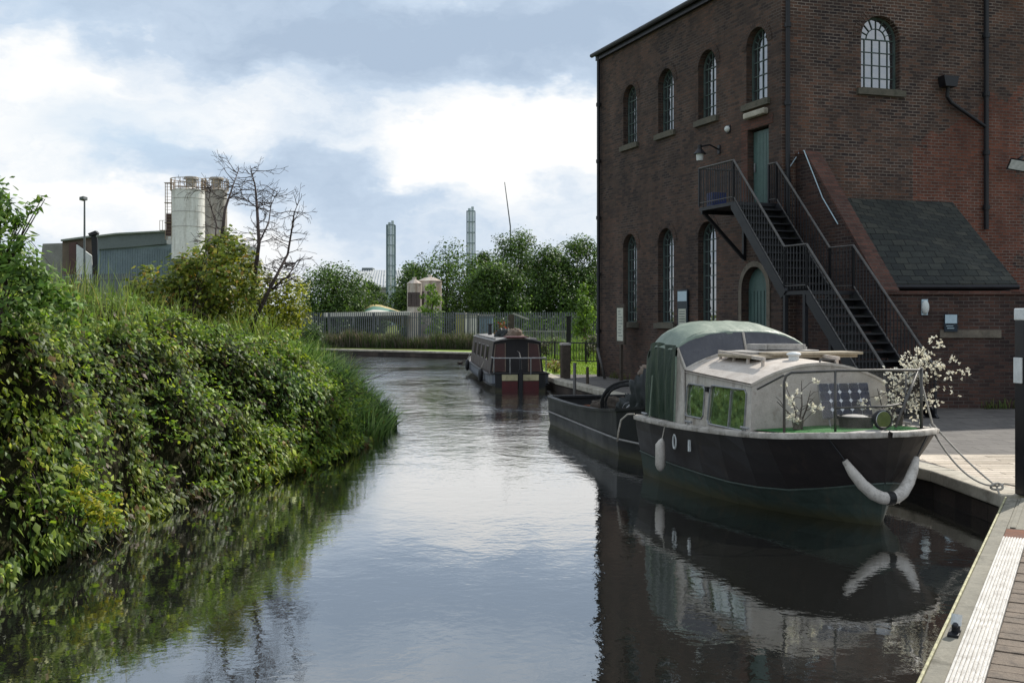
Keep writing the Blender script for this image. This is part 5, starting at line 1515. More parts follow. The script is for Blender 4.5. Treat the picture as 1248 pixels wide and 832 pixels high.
# clear plastic dodger stretched inside the pulpit
m, nt, out = new_mat('clear_dodger')
tr_ = N(nt, 'ShaderNodeBsdfTransparent'); pr_ = N(nt, 'ShaderNodeBsdfPrincipled'); pr_.inputs['Base Color'].default_value = (.55, .53, .5, 1); pr_.inputs['Roughness'].default_value = .25
tl_ = N(nt, 'ShaderNodeBsdfTranslucent'); tl_.inputs[0].default_value = (.6, .58, .55, 1)
ad = N(nt, 'ShaderNodeMixShader'); ad.inputs[0].default_value = .5; nt.links.new(pr_.outputs[0], ad.inputs[1]); nt.links.new(tl_.outputs[0], ad.inputs[2])
mx = N(nt, 'ShaderNodeMixShader'); tc = N(nt, 'ShaderNodeTexCoord').outputs['Object']
nt.links.new(ramp(nt, noise_n(nt, tc, 3, 5), [(.3, (.02, .02, .02, 1)), (.7, (.10, .10, .10, 1))]), mx.inputs[0])
nt.links.new(tr_.outputs[0], mx.inputs[1]); nt.links.new(ad.outputs[0], mx.inputs[2]); nt.links.new(mx.outputs[0], out.inputs[0])
M['dodger'] = m
m_ = MB(); m_.loft([[z(q, 1.13) for q in (A_, B_, C_, D_)], [z(q, TZ) for q in (A_, B_, C_, D_)]]); m_.build('clear_screen', M['dodger'], cr)
# bow headlamp
m_ = MB(); c = z(C_, 1.26) + Vector((.05, -.1, 0)); m_.tube([c + Vector((-.1, 0, 0)), c + Vector((.0, 0, 0))], [.08, .115], 18); m_.tube([c + Vector((.0, 0, 0)), c + Vector((.03, 0, 0))], [.125, .12], 20); m_.tube([c + Vector((0, 0, -.12)), z(C_, 1.1) + Vector((.03, -.1, 0))], .015, 6)
hl_ = m_.build('headlamp', M['black_metal'], cr); m_ = MB(); m_.tube([c + Vector((.028, 0, 0)), c + Vector((.036, 0, 0))], [.108, .10], 20); m_.build('lens', M['pane'], hl_)
# solar panel leaning against the cabin front
R3 = Matrix.Rotation(crz, 3, 'Z')
def cw(x, y, z): return cor + R3 @ Vector((x, y, z))
spn = thing('solar_panel', 'blue-black solar panel with white cell corners leaning on the cruiser cabin front', 'solar panel', cw(3.8, .2, 1.07), crz)
u_ = Vector((0, 1, .0)); v_ = Vector((-.27, .0, 1)).normalized(); w_ = u_.cross(v_).normalized()
o_ = Vector((-.06, -.36, .12)); W_, H_ = .74, .46
if w_.x < 0: w_ = -w_
m_ = MB(); c = o_ + u_ * W_ / 2 + v_ * H_ / 2; m_.obox(c, u_ * W_ / 2, v_ * H_ / 2, w_ * .014); m_.build('frame', M['steel'], spn)
m_ = MB(); nc, nr_ = 5, 4
for i in range(nc):
    for j in range(nr_):
        a = o_ + u_ * (W_ * (i + .5) / nc) + v_ * (H_ * (j + .5) / nr_) + w_ * .017; hx, hy, ch = W_ / nc / 2 - .004, H_ / nr_ / 2 - .002, .016
        m_.add([a + u_ * x + v_ * y for x, y in ((-hx + ch, -hy), (hx - ch, -hy), (hx, -hy + ch), (hx, hy - ch), (hx - ch, hy), (-hx + ch, hy), (-hx, hy - ch), (-hx, -hy + ch))], [tuple(range(8))])
m_.build('cells', M['solar'], spn)
m_ = MB()
for i in range(1, nc):
    for j in range(1, nr_):
        a = o_ + u_ * (W_ * i / nc) + v_ * (H_ * j / nr_) + w_ * .021; q = .03
        m_.add([a + u_ * x + v_ * y for x, y in ((-q, 0), (0, -q), (q, 0), (0, q))], [(0, 1, 2, 3)])
m_.build('cell_corners', M['white_dot'], spn)
m_ = MB(); m_.tube([o_ + u_ * .1 + w_ * -.015, Vector((-.02, -.26, 0))], .012, 6); m_.tube([o_ + u_ * .6 + w_ * -.015, Vector((-.02, .24, 0))], .012, 6); m_.build('leg', M['steel'], spn)
tb = thing('deck_tub', 'low round black tub on the green foredeck mat in front of the solar panel', 'tub', cw(4.05, .12, 1.098), crz)
m_ = MB(); m_.cyl((0, 0, 0), .2, 0, .14, 24, .22); m_.build('tub_body', M['rubber'], tb); m_ = MB(); m_.tube([(.22 * math.cos(a), .22 * math.sin(a), .145) for a in np.linspace(0, 2 * PI, 24, endpoint=False)], .014, 6, closed=True); m_.build('rim', M['rubber'], tb)
m_ = MB(); m_.ball((-.02, 0, .14), (.17, .17, .03), 16, 8); m_.build('lid', M['board_grey'], tb, smooth=True)


def blossom(label, base, stems, nfl, r, seed, group=None):
    """branches of pale blossom in a pot. stems: list of polylines (world)"""
    rs = random.Random(seed); t = thing('blossom_branches', label, 'plant', base, 0)
    m_ = MB(); pts_all = []
    for s in stems:
        s = [Vector(q) - Vector(base) for q in s]; m_.tube(s, [.014 - .010 * i / (len(s) - 1) for i in range(len(s))], 6)
        for k in range(nfl // 10 // len(stems) + 3):
            i = rs.randint(max(1, len(s) - 2), len(s) - 1); p0 = s[i - 1].lerp(s[i], rs.random())
            e = p0 + Vector((rs.gauss(0, 1), rs.gauss(0, .7), rs.gauss(.1, .8))) * r * .55
            mid = p0.lerp(e, .5) + Vector((0, 0, r * .1)); m_.tube([p0, mid, e], [.005, .004, .002], 5, cap=False)
            for q in range(9): pts_all.append(mid.lerp(e, rs.random() ** .6) + Vector((rs.gauss(0, 1), rs.gauss(0, 1), rs.gauss(0, 1))) * r * .08)
    m_.build('stems', M['stem'], t)
    pts_all = pts_all[:nfl] if len(pts_all) > nfl else pts_all
    n = len(pts_all) * 4; pos = np.repeat(np.array([tuple(p) for p in pts_all]), 4, 0)
    leaf_obj('flowers', pos, rand_unit(n) + [0, 0, .5], RNG.uniform(.02, .036, n), pick_cols(n, [(238, 234, 222), (244, 242, 234), (226, 220, 204)], jit=.04), M['petal'], t, aspect=.85, fold=.5, droop=-.3)
    m_ = MB(); m_.cyl((0, 0, 0), .055, -.02, .14, 14, .075); m_.build('pot', M['wood_dark'], t)
    return t
b0 = cw(3.72, .98, 1.07)
hub = P(1120, 468, 14.0)
ends = [P(px, py, 14.0 + random.uniform(-.25, .25)) for px, py in ((1098, 430), (1112, 440), (1118, 424), (1136, 428), (1150, 428), (1152, 452), (1172, 450), (1192, 464), (1160, 478), (1140, 462), (1166, 434))]
blossom('large spray of white blossom branches leaning out over the quay from the cruiser bow', b0, [[b0, b0.lerp(hub, .6) + Vector((0, 0, .1)), hub, e] for e in ends], 560, .42, 3)
b0 = cw(3.9, -.62, 1.075); ends = [b0 + Vector(q) for q in ((-.14, 0, .52), (.06, .05, .62), (.16, 0, .5), (-.25, .05, .36))]
blossom('small blossom spray left of the solar panel on the cruiser foredeck', b0, [[b0, b0.lerp(e, .45) + Vector((.03, 0, .03)), e] for e in ends], 120, .24, 4)
b0 = cw(3.9, .68, 1.075); ends = [b0 + Vector(q) for q in ((-.12, 0, .5), (.1, .05, .6), (.2, 0, .45), (.05, 0, .25))]
blossom('small blossom spray right of the solar panel behind the pulpit rail', b0, [[b0, b0.lerp(e, .45), e] for e in ends], 120, .24, 5)

# fenders
f = thing('bow_fender', 'long white fender bent in a U around the cruiser bow', 'fender', cw(4.9, 0, .35), crz)
m_ = MB()
hf = [(-.50, .80), (-.42, .66), (-.32, .52), (-.20, .41), (-.10, .365), (0, .355), (.10, .365), (.20, .41), (.32, .52), (.42, .66), (.50, .80)]
def hull_x(y, zz):
    """x of hull surface at half-breadth |y| and height zz (bow)"""
    best = 4.0
    for k in range(400):
        x = 5.0 - k * .005
        h0 = np.interp(x, XS, HB, right=0); h1 = np.interp(x, CX, CB, right=0); g = np.interp(x, XS, GZ); c_ = np.interp(x, CX, CZ)
        fz = min(max((zz - c_) / (g - c_), 0), 1)
        if h1 + (h0 - h1) * fz >= abs(y) and x <= 4.80 + .09 * fz: return x
    return best
xe_ = hull_x(.5, .8) + .07
bp = [Vector((max(hull_x(y, zz) + .07, 4.9 - (4.9 - xe_) * (abs(y) / .5) ** 1.7), y, zz)) for y, zz in hf]
loc0 = Vector((4.9, 0, .35))
m_.tube([q - loc0 for q in bp], [.035, .06, .07, .075, .075, .075, .075, .075, .07, .06, .035], 12); m_.build('fender_body', M['fender_white'], f, smooth=True)
m_ = MB(); c = bp[5] - loc0; m_.tube([c + Vector((0, -.045, .002)), c + Vector((0, .045, .002))], .079, 14); m_.build('strap', M['rubber'], f)
for q, s in ((bp[0], -1), (bp[-1], 1)): m_ = MB(); m_.tube([q - loc0, Vector((hull_x(.75, 1.06) + .04, s * .72, 1.10)) - loc0], .009, 6); m_.build('rope', M['black_metal'], f)
f = thing('side_fender', 'sausage-shaped white fender hanging on the left flank of the cruiser', 'fender', cw(1.35, -1.32, .3), crz)
m_ = MB(); m_.tube([(0, -.02, -.06), (0, -.02, -.03), (0, -.02, .03), (0, -.02, .33), (0, -.0, .38), (0, .01, .42)], [.015, .05, .075, .072, .045, .014], 14); m_.build('fender_body', M['fender_white'], f, smooth=True)
m_ = MB(); m_.tube([(0, .01, .42), (0, .06, .64)], .008, 6); m_.build('rope', M['rope'], f)
m_ = MB(); m_.tube([(1.62 + .05 * math.cos(a), -1.24, .70 + .10 * math.sin(a)) for a in np.linspace(0, 2 * PI, 14, endpoint=False)], .014, 6, closed=True); m_.build('fairlead', M['white_paint'], cr)
m_ = MB()
for s in (-1, 1): m_.tube([(XS[i] * .62 + CX[i] * .38, s * (HB[i] * .62 + CB[i] * .38 + .02), GZ[i] * .62 + CZ[i] * .38) for i in range(ns - 1)], .016, 6)
m_ = MB()
for x in (.3, 2.0, 3.6):
    for s in (-1, 1):
        hb = np.interp(x, XS, HB); gz = np.interp(x, XS, GZ); m_ = MB(); m_.tube([(x - .1, s * (hb - .06), gz + .065), (x + .1, s * (hb - .06), gz + .065)], .016, 8); m_.cyl((x, s * (hb - .06), 0), .02, gz + .01, gz + .06, 8); m_.build('cleat', M['steel'], cr)
m_ = MB(); m_.box(2.1, 2.14, -1.262, -1.235, .62, .78); m_.build('vent', M['white_paint'], cr)
# stern rope over the side
f = thing('stern_rope', 'loose pale rope hanging over the cruiser stern corner towards the dark workboat', 'rope', cw(0, -1.2, .9), crz)
m_ = MB(); m_.tube([(.05, -.0, .06), (-.05, -.07, .05), (-.16, -.14, -.05), (-.2, -.17, -.25), (-.26, -.16, -.4)], .014, 6); m_.build('rope', M['rope'], f, smooth=True)
# mooring ropes
def sag(a, b, s, n=12): a, b = Vector(a), Vector(b); return [a.lerp(b, i / n) - Vector((0, 0, s * 4 * (i / n) * (1 - i / n))) for i in range(n + 1)]
rb = cw(4.3, 1.0, 1.13); ring = Vector((5.78, 12.72, .48)); rtop = cw(4.3, .86, 1.8)
f = thing('mooring_rope', 'taut pale mooring rope from the cruiser pulpit to the quay edge', 'rope', ring); m_ = MB(); m_.tube([rtop] + sag(rb + Vector((0.05, 0, .03)), ring, .04), .012, 6); m_.build('rope', M['rope'], f, w=True, smooth=True)
f = thing('mooring_rope', 'slack pale mooring rope sagging from the cruiser gunwale to a loose knot on the quay', 'rope', ring + Vector((.03, .05, 0))); m_ = MB(); m_.tube(sag(rb + Vector((0, -.03, .02)), ring + Vector((.02, .02, .0)), .20), .012, 6); m_.build('rope', M['rope'], f, w=True, smooth=True)
m_ = MB(); m_.tube([ring + Vector((.07 * math.cos(a), .02 * math.sin(2 * a), .04 * math.sin(a))) for a in np.linspace(0, 2 * PI, 14, endpoint=False)], .016, 6, closed=True)
m_.tube([ring, ring + Vector((.02, -.05, -.12)), ring + Vector((.0, -.08, -.26))], .012, 6); m_.tube([ring, ring + Vector((.1, .02, .03)), ring + Vector((.24, .04, .0))], .012, 6); m_.build('knot', M['rope'], f, w=True, smooth=True)

# ------------------------------------------------------------------ dark workboat astern
wa = Vector((.80, 25.2, 0)); wd = Vector((.1777, -.984, 0)).normalized(); wrz = math.atan2(wd.y, wd.x)
wb = thing('workboat', 'low black steel workboat with a pale rubbing line moored behind the cruiser', 'boat', wa, wrz)
# local: x towards camera, y: +y = right-of-travel? (rotate x by +90deg) -> view right
XW = [0, .25, 1.5, 3, 4.5, 6, 6.9, 7.5]; TW = [.62, .62, .62, .64, .70, .82, .93, 1.02]; IN = [.10, 0, 0, 0, 0, .02, .22, .55]; BEAM = 2.2
m_ = MB()
m_.loft([[(x, i_, t_), (x, i_ + .01, t_ * .4), (x, i_ + .05, 0), (x, i_ + .25, -.3)] for x, t_, i_ in zip(XW, TW, IN)])
m_.loft([[(x, BEAM - i_, t_), (x, BEAM - i_ - .05, 0), (x, BEAM - i_ - .25, -.3)] for x, t_, i_ in zip(XW, TW, IN)])
for k in (0, -1): m_.add([(XW[k], IN[k], TW[k]), (XW[k], BEAM - IN[k], TW[k]), (XW[k], BEAM - IN[k] - .25, -.3), (XW[k], IN[k] + .25, -.3)], [(0, 1, 2, 3)])
m_.loft([[(x, i_ + .07, t_ - .01), (x, i_ + .09, .25)] for x, t_, i_ in zip(XW, TW, IN)]); m_.loft([[(x, BEAM - i_ - .07, t_ - .01), (x, BEAM - i_ - .09, .25)] for x, t_, i_ in zip(XW, TW, IN)])
m_.build('hull', M['hull_black'], wb)
m_ = MB(); m_.loft([[(x, i_ + .08, .27), (x, BEAM - i_ - .08, .27)] for x, i_ in zip(XW, IN)]); m_.build('floor', M['wood_dark'], wb)
m_ = MB()
for f_ in (0, 1): m_.loft([[(x, (i_ - .03) if not f_ else BEAM - i_ + .03, t_ - .03), (x, (i_ - .03) if not f_ else BEAM - i_ + .03, t_ + .02), (x, (i_ + .1) if not f_ else BEAM - i_ - .1, t_ + .02)] for x, t_, i_ in zip(XW, TW, IN)])
m_.box(-.02, .1, .08, BEAM - .08, .6, .645); m_.build('gunwale', M['hull_black'], wb)
m_ = MB(); m_.tube([(x, i_ - .012, .30 + .0 * x) for x, i_ in zip(XW, IN)], .02, 6); m_.build('rubbing_strake', M['roof_grey'], wb)
m_ = MB()
for x in (1.2, 3.0): m_ = MB(); m_.box(x, x + .25, .1, BEAM - .1, .45, .50); m_.build('thwart', M['rust'], wb)
def wl(x, y, z): return wa + Matrix.Rotation(wrz, 3, 'Z') @ Vector((x, y, z))
# cargo
t = thing('hose_coil', 'black hose coiled in tall loops on the workboat', 'hose', wl(4.8, .62, .5), wrz)
m_ = MB()
for k in range(4):
    r_ = .40 + random.uniform(-.06, .06); pts = [(random.uniform(-.03, .03) + k * .09 - .2 + .12 * math.cos(a), r_ * 1.25 * math.cos(a), .30 + r_ * .95 * math.sin(a) + .05) for a in np.linspace(0, 2 * PI, 26, endpoint=False)]
    pts = [(a, b, max(c, .02)) for a, b, c in pts]; m_.tube(pts, .024, 7, closed=True)
m_.build('hose', M['rubber'], t, smooth=True)
def lump(label, name, base, rr, mat, seed, cat='tarpaulin'):
    t = thing(name, label, cat, base, 0); m_ = MB(); rs = random.Random(seed); n, mm = 48, 20; rows = []
    for i in range(mm + 1):
        a = PI / 2 * i / mm; row = []
        for k in range(n):
            b = 2 * PI * k / n; q = 1 + .14 * mnoise.noise(Vector((math.cos(b) * 11, math.sin(b) * 11 + seed, a * 9))) + .34 * mnoise.noise(Vector((math.cos(b) * 1.5 + seed, math.sin(b) * 1.5, a * 1.5))) + .2 * mnoise.noise(Vector((math.cos(b) * 5, math.sin(b) * 5 + seed, a * 5)))
            row.append((rr[0] * math.cos(a) ** .6 * math.cos(b) * q if a < PI / 2 - .01 else 0, rr[1] * math.cos(a) ** .6 * math.sin(b) * q if a < PI / 2 - .01 else 0, rr[2] * math.sin(a) * q))
        rows.append(row)
    m_.loft(rows, closed=True); m_.build('cover', M[mat], t, smooth=True); return t
lump('dark tarpaulin heap on the workboat nearest the cruiser canopy', 'tarpaulin', wl(6.05, .78, .26), (.6, .58, 1.2), 'tarp_dark', 2)
lump('low heap of rope and dark sheeting in the middle of the workboat hold', 'tarpaulin', wl(3.3, .7, .26), (.6, .5, .5), 'wood_dark', 15)
lump('smaller dark tarpaulin heap in the middle of the workboat', 'tarpaulin', wl(5.3, .75, .26), (.5, .5, .7), 'tarp_dark', 5)
lump('pale brown sack on top of the workboat heap near the cruiser canopy', 'sack', wl(6.0, .8, 1.38), (.3, .32, .26), 'sack', 7, 'sack')
t = thing('bucket', 'small pale bucket standing among the hose loops on the workboat', 'bucket', wl(5.5, .42, .5), 0)
m_ = MB(); m_.cyl((0, 0, 0), .10, 0, .30, 16, .13); m_.build('bucket_body', M['sack'], t); m_ = MB(); m_.tube([(.13 * math.cos(a), 0, .30 + .11 * math.sin(a)) for a in np.linspace(0, PI, 12)], .007, 5); m_.build('handle', M['steel'], t)
t = thing('bent_pole', 'curved pale hoop pole arching over the workboat cargo', 'pole', wl(5.6, .25, .3), wrz)
m_ = MB(); m_.tube([(-.1, -.1, 0), (-.1, -.05, .35), (-.08, .3, .68), (-.05, .8, .85), (0, 1.4, .8)], .02, 8); m_.build('pole', M['steel'], t, smooth=True)
lump('dark brown heap of netting in the workboat hold beyond the hose coil', 'netting', wl(3.9, 1.2, .26), (.6, .5, .6), 'wood_dark', 23, 'netting')
lump('rusty metal scrap pile at the far end of the workboat', 'scrap_pile', wl(2.2, 1.1, .26), (.7, .6, .34), 'rust', 9, 'scrap')

# ------------------------------------------------------------------ narrowboat
nd = Vector((-1.49, 14.3, 0)).normalized(); nrz = math.atan2(nd.y, nd.x)
nb0 = Vector((.28, 35.7, 0))
nb = thing('narrowboat', 'traditional narrowboat with cream and red stern and dark maroon cabin', 'narrowboat', nb0, nrz)
XN = [0, .12, .45, 1.2, 4, 8, 11.5, 12.6, 13.5, 14.1, 14.4]; BN = [.86, .95, 1.02, 1.04, 1.04, 1.04, 1.02, .88, .58, .25, .03]; ZN = [.60, .59, .57, .55, .54, .54, .58, .68, .82, .95, 1.0]
for lo, hi, nm, mt in ((.34, 1, 'upper_hull', 'hull_grey'), (0, .34, 'hull', 'hull_black')):
    m_ = MB()
    for s in (-1, 1):
        m_.loft([[(x, s * (b * (.96 + .04 * f)), -.25 + (zz + .25) * f if lo == 0 else zz * f) for f in ((0, hi * .8) if lo == 0 else (lo, .7, 1))] for x, b, zz in zip(XN, BN, ZN)])
    if lo == 0: m_.add([(0, -.84, -.25), (0, .84, -.25), (0, .85, .59), (0, -.85, .59)], [(0, 1, 2, 3)])
    m_.build(nm, M[mt], nb)
m_ = MB()
for s in (-1, 1): m_.tube([(x, s * (b + .015), zz) for x, b, zz in zip(XN, BN, ZN)], .03, 6); m_.tube([(x, s * (b + .01), zz * .42 + .0) for x, b, zz in zip(XN, BN, ZN)], .022, 6)
m_.tube([(0, -.86, .6), (-.01, 0, .6), (0, .86, .6)], .03, 6); m_.build('rubbing_strake', M['hull_black'], nb)
m_ = MB(); m_.loft([[(x, -b * .97, zz - .02), (x, b * .97, zz - .02)] for x, b, zz in zip(XN, BN, ZN)]); m_.build('deck', M['roof_grey'], nb)
for nm, mt, z0, z1 in (('stern_panel', 'cream_paint', .37, .57), ('stern_panel', 'red_paint', -.1, .355)):
    for s in (-1, 1):
        m_ = MB(); m_.box(-.022, -.006, min(s * .09, s * .62), max(s * .09, s * .62), z0, z1); m_.build(nm, M[mt], nb)
m_ = MB(); m_.box(-.10, -.03, -.06, .06, -.2, .75); m_.tube([(-.06, 0, .7), (-.04, 0, 1.05), (.15, .02, 1.28), (.7, .05, 1.34)], [.045, .035, .025, .02], 8); m_.build('rudder', M['black_metal'], nb)
# cabin
cb0, cb1 = 1.1, 11.4
prof = lambda x: [(x, -.93, .56), (x, -.80, 1.66), (x, -.5, 1.735), (x, 0, 1.76), (x, .5, 1.735), (x, .80, 1.66), (x, .93, .56)]
m_ = MB()
for k in ((0, 1), (5, 6)): a = prof(cb0); b = prof(cb1); m_.add([a[k[0]], a[k[1]], b[k[1]], b[k[0]]], [(0, 1, 2, 3)])
m_.add(prof(cb1), [tuple(range(7))]); m_.build('cabin_side', M['cabin_brown'], nb)
m_ = MB(); m_.add(prof(cb0), [tuple(range(7))]); m_.build('cabin_back', M['cabin_dark'], nb)
m_ = MB(); m_.loft([[(x, y * 1.03, z_ + .012) for _, y, z_ in prof(x)[1:6]] for x in (cb0 - .1, 4, 8, cb1 + .05)]); m_.loft([[(cb0 - .1, y * 1.03, z_ + .012) for _, y, z_ in prof(0)[1:6]], [(cb0 - .1, y * 1.03, z_ - .03) for _, y, z_ in prof(0)[1:6]]]); m_.build('roof', M['roof_grey'], nb)
for s in (-1, 1):
    m_ = MB(); m_.add([(cb0 - .012, s * .40, .62), (cb0 - .012, s * .84, .62), (cb0 - .012, s * .74, 1.55), (cb0 - .012, s * .40, 1.6)], [(0, 1, 2, 3)]); dpp = m_.build('door_panel', M['cabin_red'], nb)
    m_ = MB(); m_.tube([(cb0 - .02, s * .40, .62), (cb0 - .02, s * .84, .62), (cb0 - .02, s * .74, 1.55), (cb0 - .02, s * .40, 1.6)], .018, 6, closed=True); m_.build('frame', M['sack'], dpp)
    m_ = MB(); m_.beam((1.4, s * .72, 1.73), (11, s * .72, 1.73), .03, .05); m_.build('handrail', M['roof_grey'], nb)
m_ = MB(); m_.box(cb0 - .35, cb0 + .9, -.38, .38, 1.775, 1.82); m_.build('hatch', M['red_paint'], nb, bevel=.01)
m_ = MB(); m_.box(cb0 - .014, cb0 - .002, -.36, .36, .6, 1.70); m_.build('doorway', M['cabin_dark'], nb)
for x in (2.6, 4.6, 6.6, 8.8):
    for s in (-1, 1):
        ff = lambda z_: s * (.93 - .13 * (z_ - .56) / 1.1 + .006)
        q = [(x, ff(.95), .95), (x + 1.0, ff(.95), .95), (x + 1.0, ff(1.45), 1.45), (x, ff(1.45), 1.45)]
        m_ = MB(); m_.add(q, [(0, 1, 2, 3)]); w_n = m_.build('window', M['pane'], nb); m_ = MB(); m_.tube(q, .02, 6, closed=True); m_.build('frame', M['cabin_brown'], w_n)
# stern rail
m_ = MB(); rl = [(1.0, -.9, 1.12), (.1, -.88, 1.12), (-.0, -.75, 1.12), (-.02, .75, 1.12), (.1, .88, 1.12), (1.0, .9, 1.12)]; m_.tube(rl, .02, 8)
for q in (rl[1], rl[4], (-.02, -.35, 1.12), (-.02, .35, 1.12)): m_.tube([(q[0], q[1], .56), q], .018, 8)
m_.build('stern_rail', M['steel'], nb)
for x, yy, zz in ((8.6, .3, 1.76),):
    m_ = MB(); m_.cyl((x, yy, 0), .09, zz - .02, zz + .42, 12, .075); m_.cyl((x, yy, 0), .11, zz + .4, zz + .45, 12); m_.build('chimney', M['black_metal'], nb)
for x, y, lab in ((2.6, 1.14, 'black tyre fender low on the narrowboat flank near its stern'), (10.6, 1.12, 'black tyre fender near the bow end of the narrowboat')):
    c = nb0 + Matrix.Rotation(nrz, 3, 'Z') @ Vector((x, y, .42)); t = thing('tyre_fender', lab, 'fender', c, nrz)
    m_ = MB(); m_.tube([(.17 * math.cos(a), 0, .17 * math.sin(a)) for a in np.linspace(0, 2 * PI, 18, endpoint=False)], .075, 10, closed=True); m_.build('tyre', M['rubber'], t, smooth=True)
    m_ = MB(); m_.tube([(0, 0, .22), (0, -.12, .5)], .01, 6); m_.build('rope', M['rope'], t)
for x, y, mt, lab, seed in ((3.6, .2, 'tarp_dark', 'dark covered bundle on the narrowboat roof', 11), (2.7, -.1, 'sack', 'small pale bag on the narrowboat roof behind the red hatch', 12)):
    lump(lab, 'roof_bundle', nb0 + Matrix.Rotation(nrz, 3, 'Z') @ Vector((x, y, 1.765)), (.32, .25, .28), mt, seed, 'bundle')
t = thing('flower_trough', 'planter of straggly plants on the narrowboat roof', 'planter', nb0 + Matrix.Rotation(nrz, 3, 'Z') @ Vector((4.6, .15, 1.765)), nrz)
m_ = MB(); m_.extr([(-.35, -.1, 0), (.35, -.1, 0), (.4, -.12, .18), (-.4, -.12, .18)], (0, .24, 0)); m_.build('trough', M['wood_dark'], t)
n = 140; leaf_obj('leaves', RNG.normal(0, 1, (n, 3)) * [.28, .1, .11] + [0, 0, .32], rand_unit(n) + [0, 0, .5], RNG.uniform(.06, .12, n), pick_cols(n, [(70, 84, 40), (92, 70, 50), (128, 54, 48)]), M['leaf'], t)

# ------------------------------------------------------------------ quay furniture by the mill
b = P(689, 458, 36.6); b.z = .4
t = thing('timber_bollard', 'thick dark timber post with pale cap beside the narrowboat stern', 'bollard', b, .2)
m_ = MB(); m_.box(-.15, .15, -.15, .15, -.1, 1.12); m_.build('shaft', M['wood_dark'], t, bevel=.02); m_ = MB(); m_.box(-.17, .17, -.17, .17, 1.121, 1.2); m_.build('cap', M['board_grey'], t, bevel=.015)
b = P(700, 470, 31.8); b.z = -.2
t = thing('mooring_pole', 'thin upright pale pole between the timber bollard and the workboat', 'pole', b)
m_ = MB(); m_.tube([(0, 0, -.6), (.01, 0, 1.33)], .05, 10); m_.build('pole', M['rail_grey'], t, smooth=True)
b = P(737, 461, 36.2); b.z = .4
t = thing('leaning_pole', 'pale pole leaning against the far corner of the mill', 'pole', b)
m_ = MB(); m_.tube([(0, 0, 0), (-.22, .25, 1.05)], .05, 10); m_.build('pole', M['rail_grey'], t, smooth=True)
b = P(716, 466, 33.5); b.z = .38
t = thing('short_stake', 'short dark stake on the quay edge behind the workboat', 'stake', b)
m_ = MB(); m_.tube([(0, 0, -.1), (0, 0, .55)], [.05, .045], 8); m_.build('stake', M['wood_dark'], t)
# lock gear post with arm
b = P(623, 408, 57); b.z = .38
t = thing('gear_post', 'tall dark post with a slanting pale arm behind the narrowboat roof', 'post', b)
m_ = MB(); m_.box(-.16, .16, -.16, .16, 0, 2.25); m_.build('shaft', M['wood_dark'], t, bevel=.02); m_ = MB(); m_.beam((.1, -.1, 2.3), (.95, -.1, 1.98), .09, .09); m_.build('arm', M['board_grey'], t)
b = P(693, 430, 52); b.z = .38
t = thing('tall_post', 'tall black post between the railings and the mill', 'post', b)
m_ = MB(); m_.box(-.11, .11, -.11, .11, 0, 2.1); m_.build('shaft', M['post_black'], t, bevel=.01); m_ = MB(); m_.box(-.13, .13, -.13, .13, 2.1, 2.16); m_.build('cap', M['post_black'], t)
# low white railing
def rail_fence(name, label, a, b, h, n, mat, postmat, zg=.38, gap=.12, pales=True):
    a, b = Vector(a), Vector(b); t = thing(name, label, 'railing', a); d = (b - a); L = d.length; d.normalize()
    m_ = MB(); m_.beam(a + Vector((0, 0, h)), b + Vector((0, 0, h)), .05, .06); m_.beam(a + Vector((0, 0, .15)), b + Vector((0, 0, .15)), .04, .05); m_.build('rail', M[mat], t, w=True)
    if pales:
        m_ = MB(); k = int(L / gap)
        for i in range(1, k): q = a + d * (L * i / k); m_.beam(q + Vector((0, 0, .15)), q + Vector((0, 0, h)), .025, .025)
        m_.build('pales', M[mat], t, w=True)
    for i in range(n + 1): q = a + d * (L * i / n); m_ = MB(); m_.beam(q, q + Vector((0, 0, h + .08)), .07, .07); m_.build('post', M[postmat], t, w=True)
    return t
a = P(632, 425, 58); a.z = .38; b = P(694, 425, 56); b.z = .38
rail_fence('low_railing', 'low pale metal railing beside the canal beyond the narrowboat', a, b, 1.35, 3, 'roof_grey', 'rail_grey')
a = P(640, 425, 50); a.z = .38; b = P(734, 425, 47); b.z = .38
rail_fence('iron_railing', 'dark iron railing across the lawn left of the mill corner', a, b, .95, 5, 'black_metal', 'black_metal', gap=.16)
a = P(697, 425, 50.6); a.z = .38
# tangled shrubs near mill
for px, Y, lab, sd_ in ((668, 54, 'dark weedy shrub behind the iron railing near the bollard', 31), (715, 53, 'straggly dark shrub against the railing close to the mill corner', 32), (730, 50, 'small dark shrub at the very corner of the mill', 33)):
    b = P(px, 430, Y); b.z = .38
    shrub('weedy_shrub', lab, b, [(random.uniform(-.5, .5), random.uniform(-.3, .3), random.uniform(.3, 1.1), .32) for _ in range(7)], [(52, 62, 36), (70, 84, 44), (90, 80, 56)], .12, 600, 'shrub', seed=sd_)
# pinkish flowers by the bollard
b = P(676, 448, 40); b.z = .38
shrub('flower_clump', 'clump of pinkish dry flowers in the grass left of the timber bollard', b, [(random.uniform(-.35, .35), random.uniform(-.2, .2), random.uniform(.15, .45), .16) for _ in range(6)], [(186, 150, 120), (150, 140, 84), (120, 140, 60)], .08, 500, 'flowers', seed=34)
